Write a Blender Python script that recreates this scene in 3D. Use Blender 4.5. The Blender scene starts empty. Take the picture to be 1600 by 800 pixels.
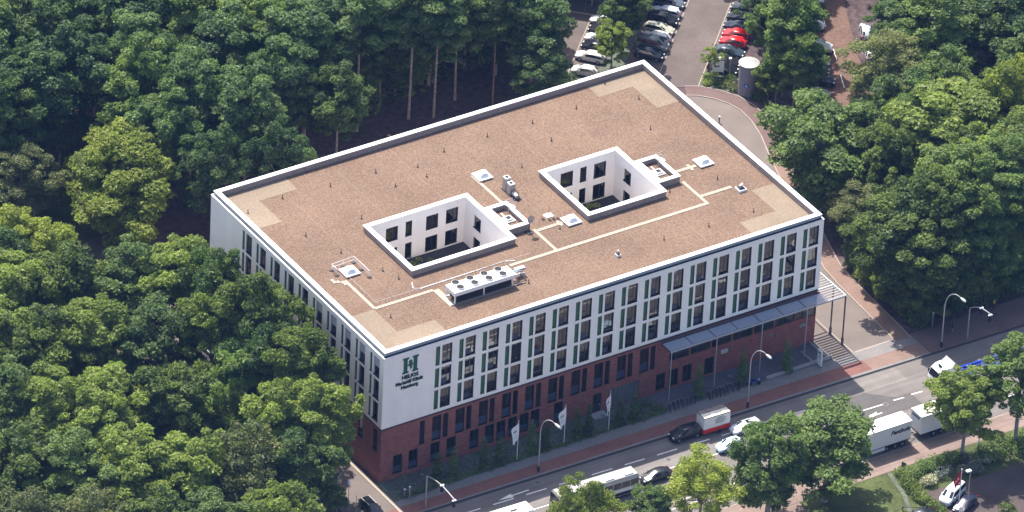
import bpy, bmesh, math, random
import numpy as np
from mathutils import Vector, Matrix
PI = math.pi
S = bpy.context.scene
C = S.collection
random.seed(7)

# ---------------------------------------------------------------- camera
cam = bpy.data.cameras.new('camera'); camo = bpy.data.objects.new('camera', cam); C.objects.link(camo)
r_ = Vector((0.84522734, -0.53270236, 0.04264911)); u_ = Vector((0.26568383, 0.48811483, 0.83135793)); f_ = Vector((0.46368399, 0.69135527, -0.5540984))
camo.matrix_world = Matrix(((r_.x, u_.x, -f_.x, -492.708), (r_.y, u_.y, -f_.y, -764.243), (r_.z, u_.z, -f_.z, 643.660), (0, 0, 0, 1)))
cam.sensor_width = 36; cam.lens = 287.55; cam.clip_start = 1; cam.clip_end = 20000
S.camera = camo
# ---------------------------------------------------------------- sky and sun
SUN_EL = math.radians(57.5); SUN_AZ = math.radians(2.3)     # azimuth from +Y towards +X
W = bpy.data.worlds.new('World'); S.world = W; W.use_nodes = True
nt = W.node_tree; bg = nt.nodes['Background']
sky = nt.nodes.new('ShaderNodeTexSky'); sky.sky_type = 'NISHITA'; sky.sun_disc = False
sky.sun_elevation = SUN_EL; sky.sun_rotation = SUN_AZ; sky.air_density = 1.0; sky.dust_density = 3.0
nt.links.new(sky.outputs[0], bg.inputs[0]); bg.inputs[1].default_value = 0.12
sl = bpy.data.lights.new('sun', 'SUN'); sl.energy = 4.3; sl.angle = math.radians(0.5); sl.color = (1, 0.94, 0.84)
so = bpy.data.objects.new('sun', sl); C.objects.link(so)
sd = Vector((math.sin(SUN_AZ) * math.cos(SUN_EL), math.cos(SUN_AZ) * math.cos(SUN_EL), math.sin(SUN_EL)))
so.rotation_euler = sd.to_track_quat('Z', 'Y').to_euler(); so.location = (0, 0, 200)
S.view_settings.view_transform = 'Standard'; S.view_settings.look = 'None'; S.view_settings.gamma = 1
S.view_settings.exposure = 1.1
S.render.resolution_x = 1024; S.render.resolution_y = 512
S.render.engine = 'CYCLES'
S.cycles.max_bounces = 6; S.cycles.diffuse_bounces = 4; S.cycles.transparent_max_bounces = 8

# ---------------------------------------------------------------- materials
def mat(name, col, rough=0.8, metal=0.0, var=0.0, vscale=1.0, spec=0.3, bump=0.0, bscale=8.0, var2=0.0, v2scale=0.08, objcol=False):
    m = bpy.data.materials.new(name); m.use_nodes = True
    n = m.node_tree; b = n.nodes['Principled BSDF']
    b.inputs['Roughness'].default_value = rough; b.inputs['Metallic'].default_value = metal
    b.inputs['Specular IOR Level'].default_value = spec
    b.inputs['Base Color'].default_value = (*col, 1)
    src = None
    if objcol:
        oi = n.nodes.new('ShaderNodeObjectInfo'); src = oi.outputs['Color']
    geo = n.nodes.new('ShaderNodeNewGeometry')
    for (amt, sc, seed) in ((var, vscale, 0), (var2, v2scale, 5)):
        if amt > 0:
            t = n.nodes.new('ShaderNodeTexNoise'); t.inputs['Scale'].default_value = sc; t.inputs['Detail'].default_value = 5
            n.links.new(geo.outputs['Position'], t.inputs['Vector'])
            mr = n.nodes.new('ShaderNodeMapRange'); mr.inputs[1].default_value = 0.3; mr.inputs[2].default_value = 0.7
            mr.inputs[3].default_value = 1 - amt; mr.inputs[4].default_value = 1 + amt
            n.links.new(t.outputs[0], mr.inputs[0])
            mx = n.nodes.new('ShaderNodeVectorMath'); mx.operation = 'SCALE'
            if src is None: mx.inputs[0].default_value = col
            else: n.links.new(src, mx.inputs[0])
            n.links.new(mr.outputs[0], mx.inputs['Scale']); src = mx.outputs[0]
    if src is not None: n.links.new(src, b.inputs['Base Color'])
    if bump > 0:
        t = n.nodes.new('ShaderNodeTexNoise'); t.inputs['Scale'].default_value = bscale
        n.links.new(geo.outputs['Position'], t.inputs['Vector'])
        bp = n.nodes.new('ShaderNodeBump'); bp.inputs['Strength'].default_value = bump; bp.inputs['Distance'].default_value = 0.05
        n.links.new(t.outputs[0], bp.inputs['Height']); n.links.new(bp.outputs[0], b.inputs['Normal'])
    return m
def streak(m, sc=(0.035, 1.1, 1.0), amt=.16):
    n = m.node_tree; b = n.nodes['Principled BSDF']; l = b.inputs['Base Color'].links[0].from_socket
    geo = n.nodes.new('ShaderNodeNewGeometry'); mp = n.nodes.new('ShaderNodeVectorMath'); mp.operation = 'MULTIPLY'; mp.inputs[1].default_value = sc
    n.links.new(geo.outputs['Position'], mp.inputs[0]); t = n.nodes.new('ShaderNodeTexNoise'); t.inputs['Scale'].default_value = 1.0; t.inputs['Detail'].default_value = 4
    n.links.new(mp.outputs[0], t.inputs['Vector']); mr = n.nodes.new('ShaderNodeMapRange'); mr.inputs[1].default_value = .3; mr.inputs[2].default_value = .7
    mr.inputs[3].default_value = 1 - amt; mr.inputs[4].default_value = 1 + amt; n.links.new(t.outputs[0], mr.inputs[0])
    v = n.nodes.new('ShaderNodeVectorMath'); v.operation = 'SCALE'; n.links.new(l, v.inputs[0]); n.links.new(mr.outputs[0], v.inputs['Scale']); n.links.new(v.outputs[0], b.inputs['Base Color'])
def glassmat(name, tint=(0.7, 0.8, 0.85), refl=0.35):
    m = bpy.data.materials.new(name); m.use_nodes = True; n = m.node_tree
    for x in list(n.nodes): n.nodes.remove(x)
    o = n.nodes.new('ShaderNodeOutputMaterial'); mx = n.nodes.new('ShaderNodeMixShader')
    t = n.nodes.new('ShaderNodeBsdfTransparent'); t.inputs[0].default_value = (*tint, 1)
    g = n.nodes.new('ShaderNodeBsdfGlossy'); g.inputs['Roughness'].default_value = 0.02
    fr = n.nodes.new('ShaderNodeFresnel'); fr.inputs[0].default_value = 1.5
    ad = n.nodes.new('ShaderNodeMath'); ad.operation = 'MULTIPLY_ADD'; ad.inputs[1].default_value = 1.0; ad.inputs[2].default_value = refl * 0.3
    n.links.new(fr.outputs[0], ad.inputs[0]); n.links.new(ad.outputs[0], mx.inputs[0])
    n.links.new(t.outputs[0], mx.inputs[1]); n.links.new(g.outputs[0], mx.inputs[2]); n.links.new(mx.outputs[0], o.inputs[0])
    return m
def leafmat(name, dark, light, trans=0.42):
    m = bpy.data.materials.new(name); m.use_nodes = True; n = m.node_tree
    for x in list(n.nodes): n.nodes.remove(x)
    o = n.nodes.new('ShaderNodeOutputMaterial')
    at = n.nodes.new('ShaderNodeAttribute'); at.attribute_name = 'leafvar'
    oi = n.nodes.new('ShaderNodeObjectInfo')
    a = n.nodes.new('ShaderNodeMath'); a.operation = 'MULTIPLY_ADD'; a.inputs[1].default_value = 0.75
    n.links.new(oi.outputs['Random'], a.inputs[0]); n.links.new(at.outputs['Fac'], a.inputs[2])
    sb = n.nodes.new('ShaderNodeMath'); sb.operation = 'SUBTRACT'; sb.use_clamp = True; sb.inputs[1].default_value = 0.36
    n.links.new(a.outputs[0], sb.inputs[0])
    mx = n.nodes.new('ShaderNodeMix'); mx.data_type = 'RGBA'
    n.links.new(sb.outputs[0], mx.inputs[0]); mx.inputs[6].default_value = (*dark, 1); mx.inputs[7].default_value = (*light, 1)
    d = n.nodes.new('ShaderNodeBsdfPrincipled'); d.inputs['Roughness'].default_value = 0.55; d.inputs['Specular IOR Level'].default_value = 0.3
    n.links.new(mx.outputs[2], d.inputs['Base Color'])
    t = n.nodes.new('ShaderNodeBsdfTranslucent')
    br = n.nodes.new('ShaderNodeVectorMath'); br.operation = 'MULTIPLY'; br.inputs[1].default_value = (1.15, 1.25, 0.6)
    n.links.new(mx.outputs[2], br.inputs[0]); n.links.new(br.outputs[0], t.inputs[0])
    ms = n.nodes.new('ShaderNodeMixShader'); ms.inputs[0].default_value = trans
    n.links.new(d.outputs[0], ms.inputs[1]); n.links.new(t.outputs[0], ms.inputs[2]); n.links.new(ms.outputs[0], o.inputs[0])
    return m

M = {}
M['render'] = mat('white_render', (0.92, 0.86, 0.82), 0.85, var=0.02, vscale=3, var2=0.045, v2scale=0.35)
M['cap'] = mat('white_metal_coping', (0.82, 0.82, 0.82), 0.45, var=0.02, vscale=1.5)
M['fascia'] = mat('grey_blue_fascia', (0.30, 0.33, 0.375), 0.6, var=0.04)
M['upstand'] = mat('brown_grey_roof_felt', (0.30, 0.25, 0.225), 0.9, var=0.12, vscale=1.2)
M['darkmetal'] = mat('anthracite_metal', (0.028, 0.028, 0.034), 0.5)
M['frame'] = mat('dark_window_frame', (0.042, 0.034, 0.038), 0.5)
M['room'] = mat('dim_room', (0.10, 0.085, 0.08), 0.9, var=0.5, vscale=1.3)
M['curtain'] = mat('pale_curtain', (0.55, 0.5, 0.44), 0.9, var=0.2, vscale=4)
M['warmcurtain'] = mat('warm_curtain', (0.42, 0.23, 0.15), 0.9, var=0.3, vscale=4)
M['blind'] = mat('grey_blind', (0.42, 0.42, 0.46), 0.6)
M['glass'] = glassmat('window_glass')
M['green'] = mat('green_shutter', (0.012, 0.10, 0.04), 0.35, var=0.25, vscale=0.9, spec=0.5)
M['greensign'] = mat('green_sign_letters', (0.0, 0.10, 0.045), 0.5)
M['darksign'] = mat('dark_green_sign_letters', (0.004, 0.045, 0.03), 0.5)
M['louvre'] = mat('shaded_louvre_metal', (0.42, 0.46, 0.55), 0.6)  # slats in the building's shade, the sky's blue light put into the colour
M['louvresun'] = mat('sunlit_louvre_metal', (0.24, 0.24, 0.26), 0.6)  # same slats at the sunlit end, coloured darker against the sun
M['infill'] = mat('blue_grey_infill_panel', (0.045, 0.058, 0.10), 0.4)
M['canopy'] = mat('canopy_steel', (0.40, 0.41, 0.44), 0.45, metal=0.2)
M['canopydark'] = mat('canopy_dark_steel', (0.10, 0.08, 0.085), 0.5)
M['paver'] = mat('roof_paver', (0.36, 0.305, 0.25), 0.9, var=0.08, vscale=3)
M['whitepaint'] = mat('white_paint', (0.78, 0.78, 0.78), 0.5)
M['plastic'] = mat('milky_dome', (0.78, 0.79, 0.80), 0.25, spec=0.5)
M['galv'] = mat('galvanised_steel', (0.45, 0.45, 0.46), 0.45, metal=0.5)
M['black'] = mat('black_rubber', (0.012, 0.012, 0.014), 0.7)
M['rubber'] = mat('tyre_rubber', (0.02, 0.02, 0.022), 0.9)
M['rim'] = mat('wheel_rim', (0.35, 0.35, 0.36), 0.35, metal=0.7)
M['paint'] = mat('car_paint', (0.5, 0.5, 0.5), 0.22, objcol=True, spec=0.6)
M['carglass'] = mat('car_glass', (0.012, 0.016, 0.02), 0.06, spec=0.9)
M['lampglass'] = mat('headlamp', (0.6, 0.62, 0.65), 0.15, spec=0.8)
M['redlamp'] = mat('tail_lamp', (0.35, 0.01, 0.01), 0.25)
M['blue'] = mat('blue_truck_paint', (0.012, 0.045, 0.36), 0.35)
M['red'] = mat('red_paint', (0.62, 0.035, 0.02), 0.4)
M['bark'] = mat('bark', (0.27, 0.24, 0.22), 0.95, var=0.3, vscale=2.5)
M['pinebark'] = mat('pine_bark', (0.22, 0.14, 0.12), 0.95, var=0.3, vscale=2.5)
M['soil'] = mat('forest_floor', (0.085, 0.060, 0.062), 0.98, var=0.45, vscale=1.1, var2=0.35, v2scale=0.12, bump=0.5, bscale=2)
M['asphalt'] = mat('asphalt', (0.155, 0.14, 0.133), 0.95, var=0.05, vscale=5, var2=0.10, v2scale=0.25)
M['asphalt_drive'] = mat('worn_drive_asphalt', (0.155, 0.13, 0.118), 0.95, var=0.05, vscale=4, var2=0.12, v2scale=0.22)
M['asphalt_dark'] = mat('new_asphalt_patch', (0.10, 0.093, 0.092), 0.95, var=0.10, vscale=4, var2=0.08, v2scale=0.5)
M['asphalt_pale'] = mat('pale_asphalt_patch', (0.185, 0.168, 0.158), 0.95, var=0.07, vscale=4, var2=0.08, v2scale=0.5)
M['paving'] = mat('grey_paving', (0.19, 0.18, 0.178), 0.95, var=0.10, vscale=3, var2=0.08, v2scale=0.4)
M['plaza'] = mat('dark_plaza_paving', (0.12, 0.115, 0.13), 0.95, var=0.12, vscale=2.2, var2=0.15, v2scale=0.3)
M['cycle'] = mat('red_cycle_paving', (0.20, 0.095, 0.08), 0.95, var=0.10, vscale=2.5, var2=0.14, v2scale=0.25)
M['pinkpath'] = mat('pink_brick_path', (0.20, 0.135, 0.112), 0.95, var=0.09, vscale=2.5, var2=0.10, v2scale=0.3)
M['cycledull'] = mat('dull_red_paving', (0.135, 0.092, 0.086), 0.95, var=0.10, vscale=2.5, var2=0.14, v2scale=0.25)
M['rosepath'] = mat('rose_brick_path', (0.21, 0.155, 0.137), 0.95, var=0.09, vscale=2.5, var2=0.12, v2scale=0.3)
M['lot'] = mat('block_paved_lot', (0.115, 0.093, 0.087), 0.95, var=0.10, vscale=2.5, var2=0.14, v2scale=0.2)
M['redlane'] = mat('red_brown_lane', (0.14, 0.085, 0.068), 0.95, var=0.22, vscale=1.6, var2=0.2, v2scale=0.3)
M['lotdark'] = mat('dark_yard_paving', (0.085, 0.066, 0.062), 0.95, var=0.12, vscale=2, var2=0.35, v2scale=0.13)
M['kerb'] = mat('kerb_stone', (0.32, 0.27, 0.235), 0.9, var=0.08)
M['darkkerb'] = mat('dark_kerb_stone', (0.06, 0.055, 0.06), 0.9)
M['mark'] = mat('road_paint', (0.72, 0.70, 0.67), 0.8, var=0.10, vscale=4)
M['lawn'] = mat('lawn_grass', (0.065, 0.082, 0.026), 0.95, var=0.28, vscale=2.5, var2=0.3, v2scale=0.3, bump=0.6, bscale=12)
M['bedsoil'] = mat('planted_bed', (0.10, 0.115, 0.09), 0.95, var=0.35, vscale=2.2, var2=0.2, v2scale=0.4, bump=0.6, bscale=6)
M['courtsoil'] = mat('courtyard_soil', (0.045, 0.04, 0.04), 0.95, var=0.25, vscale=1.5)
M['concrete'] = mat('concrete', (0.33, 0.33, 0.34), 0.9, var=0.08, vscale=1.2)
M['greycon'] = mat('blue_grey_wall', (0.22, 0.22, 0.26), 0.9, var=0.06)
M['flag'] = mat('white_flag_cloth', (0.8, 0.8, 0.82), 0.9)
M['redflag'] = mat('red_flag_cloth', (0.55, 0.02, 0.03), 0.9)
M['skin'] = mat('skin', (0.45, 0.28, 0.2), 0.7)
M['cloth_dark'] = mat('dark_cloth', (0.02, 0.02, 0.03), 0.9)
M['cloth_white'] = mat('white_cloth', (0.75, 0.75, 0.75), 0.9)
M['cloth_yellow'] = mat('yellow_cloth', (0.75, 0.42, 0.05), 0.9)
M['cloth_pink'] = mat('pink_cloth', (0.75, 0.08, 0.16), 0.9)
M['wood'] = mat('weathered_wood', (0.10, 0.09, 0.08), 0.9)
M['signblue'] = mat('sign_blue', (0.02, 0.12, 0.45), 0.5)
M['boxcream'] = mat('cream_trailer_top', (0.75, 0.71, 0.60), 0.6, var=0.06, vscale=2)
M['busroof'] = mat('silver_bus_roof', (0.36, 0.36, 0.36), 0.4, var=.08, vscale=2, metal=.2)
M['boxgrime'] = mat('grimy_trailer_top', (0.22, 0.19, 0.17), 0.8, var=0.35, vscale=2.5)
M['boxgrey'] = mat('swap_body_side', (0.66, 0.67, 0.68), 0.5)
M['silver'] = mat('silver_tank', (0.55, 0.57, 0.60), 0.25, metal=0.6)
M['lightblue'] = mat('light_blue_shell', (0.35, 0.55, 0.60), 0.5)

for k_ in ('asphalt', 'asphalt_pale', 'asphalt_dark', 'rosepath'): streak(M[k_])
streak(M['render'], (1.2, 1.2, .12), .02); streak(M['lot'], (.25, .25, 1), .1)
# brick: red, mottled with courses
mb = bpy.data.materials.new('red_brick'); mb.use_nodes = True; n = mb.node_tree; b = n.nodes['Principled BSDF']; b.inputs['Roughness'].default_value = 0.9
geo = n.nodes.new('ShaderNodeNewGeometry'); sx = n.nodes.new('ShaderNodeSeparateXYZ'); n.links.new(geo.outputs['Position'], sx.inputs[0])
ad = n.nodes.new('ShaderNodeMath'); n.links.new(sx.outputs[0], ad.inputs[0]); n.links.new(sx.outputs[1], ad.inputs[1])
cx = n.nodes.new('ShaderNodeCombineXYZ'); n.links.new(ad.outputs[0], cx.inputs[0]); n.links.new(sx.outputs[2], cx.inputs[1])
bt = n.nodes.new('ShaderNodeTexBrick'); bt.inputs['Scale'].default_value = 1; bt.inputs['Brick Width'].default_value = 0.5; bt.inputs['Row Height'].default_value = 0.16
bt.inputs['Mortar Size'].default_value = 0.018; bt.inputs['Color1'].default_value = (0.33, 0.098, 0.075, 1); bt.inputs['Color2'].default_value = (0.20, 0.055, 0.048, 1); bt.inputs['Mortar'].default_value = (0.2, 0.12, 0.11, 1)
n.links.new(cx.outputs[0], bt.inputs['Vector'])
nz = n.nodes.new('ShaderNodeTexNoise'); nz.inputs['Scale'].default_value = 0.7; n.links.new(geo.outputs['Position'], nz.inputs['Vector'])
mr = n.nodes.new('ShaderNodeMapRange'); mr.inputs[3].default_value = 0.7; mr.inputs[4].default_value = 1.3; n.links.new(nz.outputs[0], mr.inputs[0])
vm = n.nodes.new('ShaderNodeVectorMath'); vm.operation = 'SCALE'; n.links.new(bt.outputs[0], vm.inputs[0]); n.links.new(mr.outputs[0], vm.inputs['Scale']); n.links.new(vm.outputs[0], b.inputs['Base Color'])
M['brick'] = mb

def gravel(name, c1, c2, c3):
    m = bpy.data.materials.new(name); m.use_nodes = True; n = m.node_tree; b = n.nodes['Principled BSDF']; b.inputs['Roughness'].default_value = 0.95; b.inputs['Specular IOR Level'].default_value = 0.1
    geo = n.nodes.new('ShaderNodeNewGeometry')
    v = n.nodes.new('ShaderNodeTexNoise'); v.inputs['Scale'].default_value = 4.6; v.inputs['Detail'].default_value = 4; v.inputs['Roughness'].default_value = 0.7; n.links.new(geo.outputs['Position'], v.inputs['Vector'])
    cr = n.nodes.new('ShaderNodeValToRGB'); e = cr.color_ramp.elements; e[0].position = 0.36; e[0].color = (*c1, 1); e[1].position = 0.62; e[1].color = (*c3, 1); x = e.new(0.5); x.color = (*c2, 1)
    n.links.new(v.outputs[0], cr.inputs[0])
    t = n.nodes.new('ShaderNodeTexNoise'); t.inputs['Scale'].default_value = 0.12; t.inputs['Detail'].default_value = 4; n.links.new(geo.outputs['Position'], t.inputs['Vector'])
    mr = n.nodes.new('ShaderNodeMapRange'); mr.inputs[1].default_value = .3; mr.inputs[2].default_value = .7; mr.inputs[3].default_value = 0.86; mr.inputs[4].default_value = 1.10; n.links.new(t.outputs[0], mr.inputs[0])
    vm = n.nodes.new('ShaderNodeVectorMath'); vm.operation = 'SCALE'; n.links.new(cr.outputs[0], vm.inputs[0]); n.links.new(mr.outputs[0], vm.inputs['Scale']); n.links.new(vm.outputs[0], b.inputs['Base Color'])
    bp = n.nodes.new('ShaderNodeBump'); bp.inputs['Strength'].default_value = 0.6; bp.inputs['Distance'].default_value = 0.08; n.links.new(v.outputs[0], bp.inputs['Height']); n.links.new(bp.outputs[0], b.inputs['Normal'])
    return m
M['gravel'] = gravel('brown_roof_gravel', (0.128, 0.081, 0.057), (0.172, 0.115, 0.083), (0.228, 0.161, 0.121))
M['gravelpale'] = gravel('pale_roof_gravel', (0.205, 0.160, 0.118), (0.232, 0.183, 0.137), (0.268, 0.216, 0.164))

L = {}
L['mid'] = leafmat('leaves_mid_green', (0.060, 0.102, 0.024), (0.275, 0.345, 0.075))
L['bright'] = leafmat('leaves_yellow_green', (0.11, 0.15, 0.026), (0.34, 0.395, 0.07))
L['dark'] = leafmat('leaves_dark_green', (0.045, 0.088, 0.036), (0.165, 0.245, 0.08))
L['deep'] = leafmat('leaves_deep_green', (0.045, 0.088, 0.028), (0.19, 0.27, 0.07))
L['pale'] = leafmat('leaves_grey_green', (0.06, 0.085, 0.035), (0.24, 0.26, 0.10))
L['cream'] = leafmat('cream_blossom', (0.18, 0.20, 0.10), (0.55, 0.54, 0.36), 0.2)
L['greyleaf'] = leafmat('grey_leaf_shrub', (0.07, 0.09, 0.075), (0.22, 0.26, 0.22), 0.2)

# ---------------------------------------------------------------- mesh helpers
class MB:
    def __init__(s): s.v = []; s.f = []; s.m = []; s.mats = []
    def mi(s, m):
        if m not in s.mats: s.mats.append(m)
        return s.mats.index(m)
    def add(s, vs, fs, m):
        o = len(s.v); s.v += [tuple(v) for v in vs]; k = s.mi(m)
        for f in fs: s.f.append(tuple(i + o for i in f)); s.m.append(k)
    def box(s, x0, x1, y0, y1, z0, z1, m, R=None):
        vs = [Vector((x, y, z)) for z in (z0, z1) for y in (y0, y1) for x in (x0, x1)]
        if R is not None: vs = [R @ v for v in vs]
        s.add(vs, [(0, 2, 3, 1), (4, 5, 7, 6), (0, 1, 5, 4), (2, 6, 7, 3), (0, 4, 6, 2), (1, 3, 7, 5)], m)
    def quad(s, a, b, c, d, m): s.add([a, b, c, d], [(0, 1, 2, 3)], m)
    def prism(s, pts, z0, z1, m, msides=None):
        n = len(pts)
        s.add([(x, y, z1) for x, y in pts], [tuple(range(n))], m)
        vs = [(x, y, z0) for x, y in pts] + [(x, y, z1) for x, y in pts]
        s.add(vs, [(i, (i + 1) % n, n + (i + 1) % n, n + i) for i in range(n)], msides or m)
    def tube(s, pts, rad, m, n=8, cap=True):
        pts = [Vector(p) for p in pts]; rr = rad if isinstance(rad, (list, tuple)) else [rad] * len(pts)
        vs = []; prev = None
        for i, p in enumerate(pts):
            t = (pts[min(i + 1, len(pts) - 1)] - pts[max(i - 1, 0)]).normalized()
            if prev is None: a = t.orthogonal().normalized()
            else:
                a = (prev - t * prev.dot(t)); a = a.normalized() if a.length > 1e-6 else t.orthogonal().normalized()
            prev = a; b = t.cross(a)
            for k in range(n):
                an = 2 * PI * k / n; vs.append(p + (a * math.cos(an) + b * math.sin(an)) * rr[i])
        fs = [(i * n + k, i * n + (k + 1) % n, (i + 1) * n + (k + 1) % n, (i + 1) * n + k) for i in range(len(pts) - 1) for k in range(n)]
        if cap: fs += [tuple(reversed(range(n))), tuple(range((len(pts) - 1) * n, len(pts) * n))]
        s.add(vs, fs, m)
    def cyl(s, x, y, z0, z1, r, m, n=16, r2=None): s.tube([(x, y, z0), (x, y, z1)], [r, r if r2 is None else r2], m, n)
    def ball(s, x, y, z, r, m, n=10, k=6, sz=1):
        vs = [(x + r * math.sin(PI * j / k) * math.cos(2 * PI * i / n), y + r * math.sin(PI * j / k) * math.sin(2 * PI * i / n), z + r * sz * math.cos(PI * j / k)) for j in range(k + 1) for i in range(n)]
        s.add(vs, [(j * n + i, (j + 1) * n + i, (j + 1) * n + (i + 1) % n, j * n + (i + 1) % n) for j in range(k) for i in range(n)], m)
    def mesh(s, name, smooth=False):
        me = bpy.data.meshes.new(name); me.from_pydata(s.v, [], s.f)
        for m in s.mats: me.materials.append(M.get(m) or L[m])
        me.polygons.foreach_set('material_index', s.m)
        if smooth: me.polygons.foreach_set('use_smooth', [True] * len(s.f))
        me.update(); return me
    def obj(s, name, parent=None, smooth=False):
        return link(name, s.mesh(name, smooth), parent)
def link(name, me, parent=None, loc=None, rotz=0):
    o = bpy.data.objects.new(name, me); C.objects.link(o)
    if parent: o.parent = parent
    if loc is not None: o.location = loc
    if rotz: o.rotation_euler = (0, 0, rotz)
    return o
def tag(o, label=None, cat=None, group=None, kind=None):
    if label: o['label'] = label
    if cat: o['category'] = cat
    if group: o['group'] = group
    if kind: o['kind'] = kind
    return o
def thing(name, label, cat, loc=(0, 0, 0), rotz=0, group=None):
    o = bpy.data.objects.new(name, None); C.objects.link(o); o.location = loc; o.rotation_euler = (0, 0, rotz)
    o.empty_display_size = 0.5
    return tag(o, label, cat, group)
def struct(name, mbd, label=None):
    o = mbd.obj(name); tag(o, label, None, None, 'structure'); return o
def slab(name, pts, z1, m, z0=-0.3, label=None):
    b = MB()
    a = sum(pts[i][0] * pts[(i + 1) % len(pts)][1] - pts[(i + 1) % len(pts)][0] * pts[i][1] for i in range(len(pts)))
    if a < 0: pts = pts[::-1]
    b.prism(pts, z0, z1, m); return struct(name, b, label)
def ribbon(pts, w0, w1):
    """polygon along a polyline, offset w0..w1 to its left"""
    out = []
    for side in (w0, w1):
        row = []
        for i, p in enumerate(pts):
            a = Vector(pts[max(i - 1, 0)]); b_ = Vector(pts[min(i + 1, len(pts) - 1)]); d = (b_ - a).normalized(); nrm = Vector((-d.y, d.x))
            row.append(tuple(Vector(p) + nrm * side))
        out.append(row)
    return out[0] + out[1][::-1]
def ribbon_strip(b, pts, w0, w1, z0, z1, m):
    for i in range(len(pts) - 1):
        q = ribbon(pts, w0, w1); n_ = len(pts)
        a0, a1, b1, b0 = q[i], q[i + 1], q[2 * n_ - 2 - i], q[2 * n_ - 1 - i]
        b.prism([a0, a1, b1, b0], z0, z1, m)
def text_mesh(txt, size, m, extrude=0.02, offset=0.0, shear=0.0, spacing=1.0, align='CENTER'):
    cu = bpy.data.curves.new('text', 'FONT'); cu.body = txt; cu.size = size; cu.extrude = extrude; cu.offset = offset; cu.shear = shear
    cu.align_x = align; cu.space_character = spacing; cu.resolution_u = 3
    o = bpy.data.objects.new('text', cu); C.objects.link(o); bpy.context.view_layer.update()
    me = bpy.data.meshes.new_from_object(o.evaluated_get(bpy.context.evaluated_depsgraph_get()))
    bpy.data.objects.remove(o); bpy.data.curves.remove(cu)
    me.materials.clear(); me.materials.append(M[m]); return me
s2 = math.sqrt(2)
def ab(a, b): return ((a + b) / s2, (b - a) / s2)      # axes of the car park, turned 45 degrees

# ================================================================ ground
hz = MB(); hz.box(-2600, 2600, -2600, 2600, -1.2, 660, 'haze'); M['haze'] = bpy.data.materials.new('thin_blue_haze')
M['haze'].use_nodes = True; n = M['haze'].node_tree; n.nodes.remove(n.nodes['Principled BSDF']); pv_ = n.nodes.new('ShaderNodeVolumePrincipled')
pv_.inputs['Color'].default_value = (0.22, 0.42, 1.0, 1); pv_.inputs['Density'].default_value = 0.000025; pv_.inputs['Anisotropy'].default_value = 0.0
n.links.new(pv_.outputs[0], n.nodes['Material Output'].inputs['Volume']); tag(hz.obj('haze'), 'thin blue summer haze', None, None, 'stuff')
b = MB(); b.quad((-2500, -2500, -0.02), (2500, -2500, -0.02), (2500, 2500, -0.02), (-2500, 2500, -0.02), 'soil'); struct('ground', b, 'dark brown ground under the trees')
KN = lambda x: -8.45 - 0.022 * x                         # north kerb of the street
slab('street', [(-120, KN(-60)), (-60, KN(-60)), (180, KN(150)), (180, -27.4), (-120, -27.4)], 0.02, 'asphalt', label='grey asphalt street with several lanes')
slab('left_driveway', [(-0.95, -8.2), (-0.95, 58), (-7.6, 62), (-7.6, -8.0)], 0.028, 'asphalt_drive', label='worn beige driveway beside the clinic')
slab('left_kerb_strip', [(-0.95, -8.2), (-0.42, -8.2), (-0.42, 58), (-0.95, 58)], 0.13, 'paver')
slab('drain_strip', [(-0.42, -6.5), (0.1, -6.5), (0.1, 58), (-0.42, 58)], 0.06, 'darkkerb')
slab('woodland_path', [(-7.6, 58), (-0.95, 58), (-1.5, 80), (5, 104), (16, 134), (10, 134), (0, 106), (-6.5, 82)], 0.012, 'lot')
slab('woodland_clearing', [(-12, 74), (-8, 70), (-1, 72), (-1, 84), (-8, 87), (-13, 82)], 0.018, 'lawn')
slab('plaza', [(44, -4.4), (71.4, -4.8), (71.4, 0.5), (44, 0.5)], 0.115, 'plaza', label='dark paved forecourt under the canopy')
slab('side_pavement', [(71.4, -4.8), (74.9, -4.9), (74.9, 0.5), (75.3, 14), (78, 30), (78, 60), (71.4, 60)], 0.117, 'asphalt_drive')
slab('planted_strip', [(-0.4, -4.6), (44, -4.55), (44, 0.3), (-0.4, 0.3)], 0.11, 'bedsoil', label='planted strip between pavement and clinic')
slab('pavement', [(-7.6, KN(-7.6) + .12), (75, KN(75) + .12), (75, -4.9), (44, -4.4), (-0.4, -4.6), (-0.4, -6.6), (-7.6, -6.9)], 0.12, 'paving', label='grey pavement along the street')
slab('crossing', [(75, KN(75) + .12), (84.5, KN(84.5) + .12), (84.5, -4.8), (75, -4.9)], 0.07, 'paving')
slab('east_pavement', [(84.5, KN(84.5) + .12), (150, KN(150) + .12), (150, -4.6), (84.5, -4.8)], 0.12, 'cycledull')
b = MB()
cyc = [(x, -6.0 - 0.013 * x, -8.0 - 0.020 * x) for x in (-6, 20, 40, 60, 74.95)]
for (xa, ya, yb), (xc, yc, yd) in zip(cyc, cyc[1:]): b.prism([(xa, yb), (xc, yd), (xc, yc), (xa, ya)], 0.10, 0.124, 'cycle')
struct('cycle_path', b, 'red brick cycle path along the pavement')
b = MB(); b.prism([(74.95, -9.5), (84.5, -9.7), (84.5, -7.1), (74.95, -6.97)], 0.05, 0.074, 'pinkpath'); struct('cycle_crossing', b)
b = MB(); ribbon_strip(b, [(-60, KN(-60)), (150, KN(150))], 0.0, 0.12, -0.1, 0.135, 'darkkerb'); ribbon_strip(b, [(-60, KN(-60)), (150, KN(150))], -0.28, 0.0, -0.1, 0.026, 'darkkerb'); struct('street_kerb', b)  # dark line of the kerb's shade put into kerb and gutter colour
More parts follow.
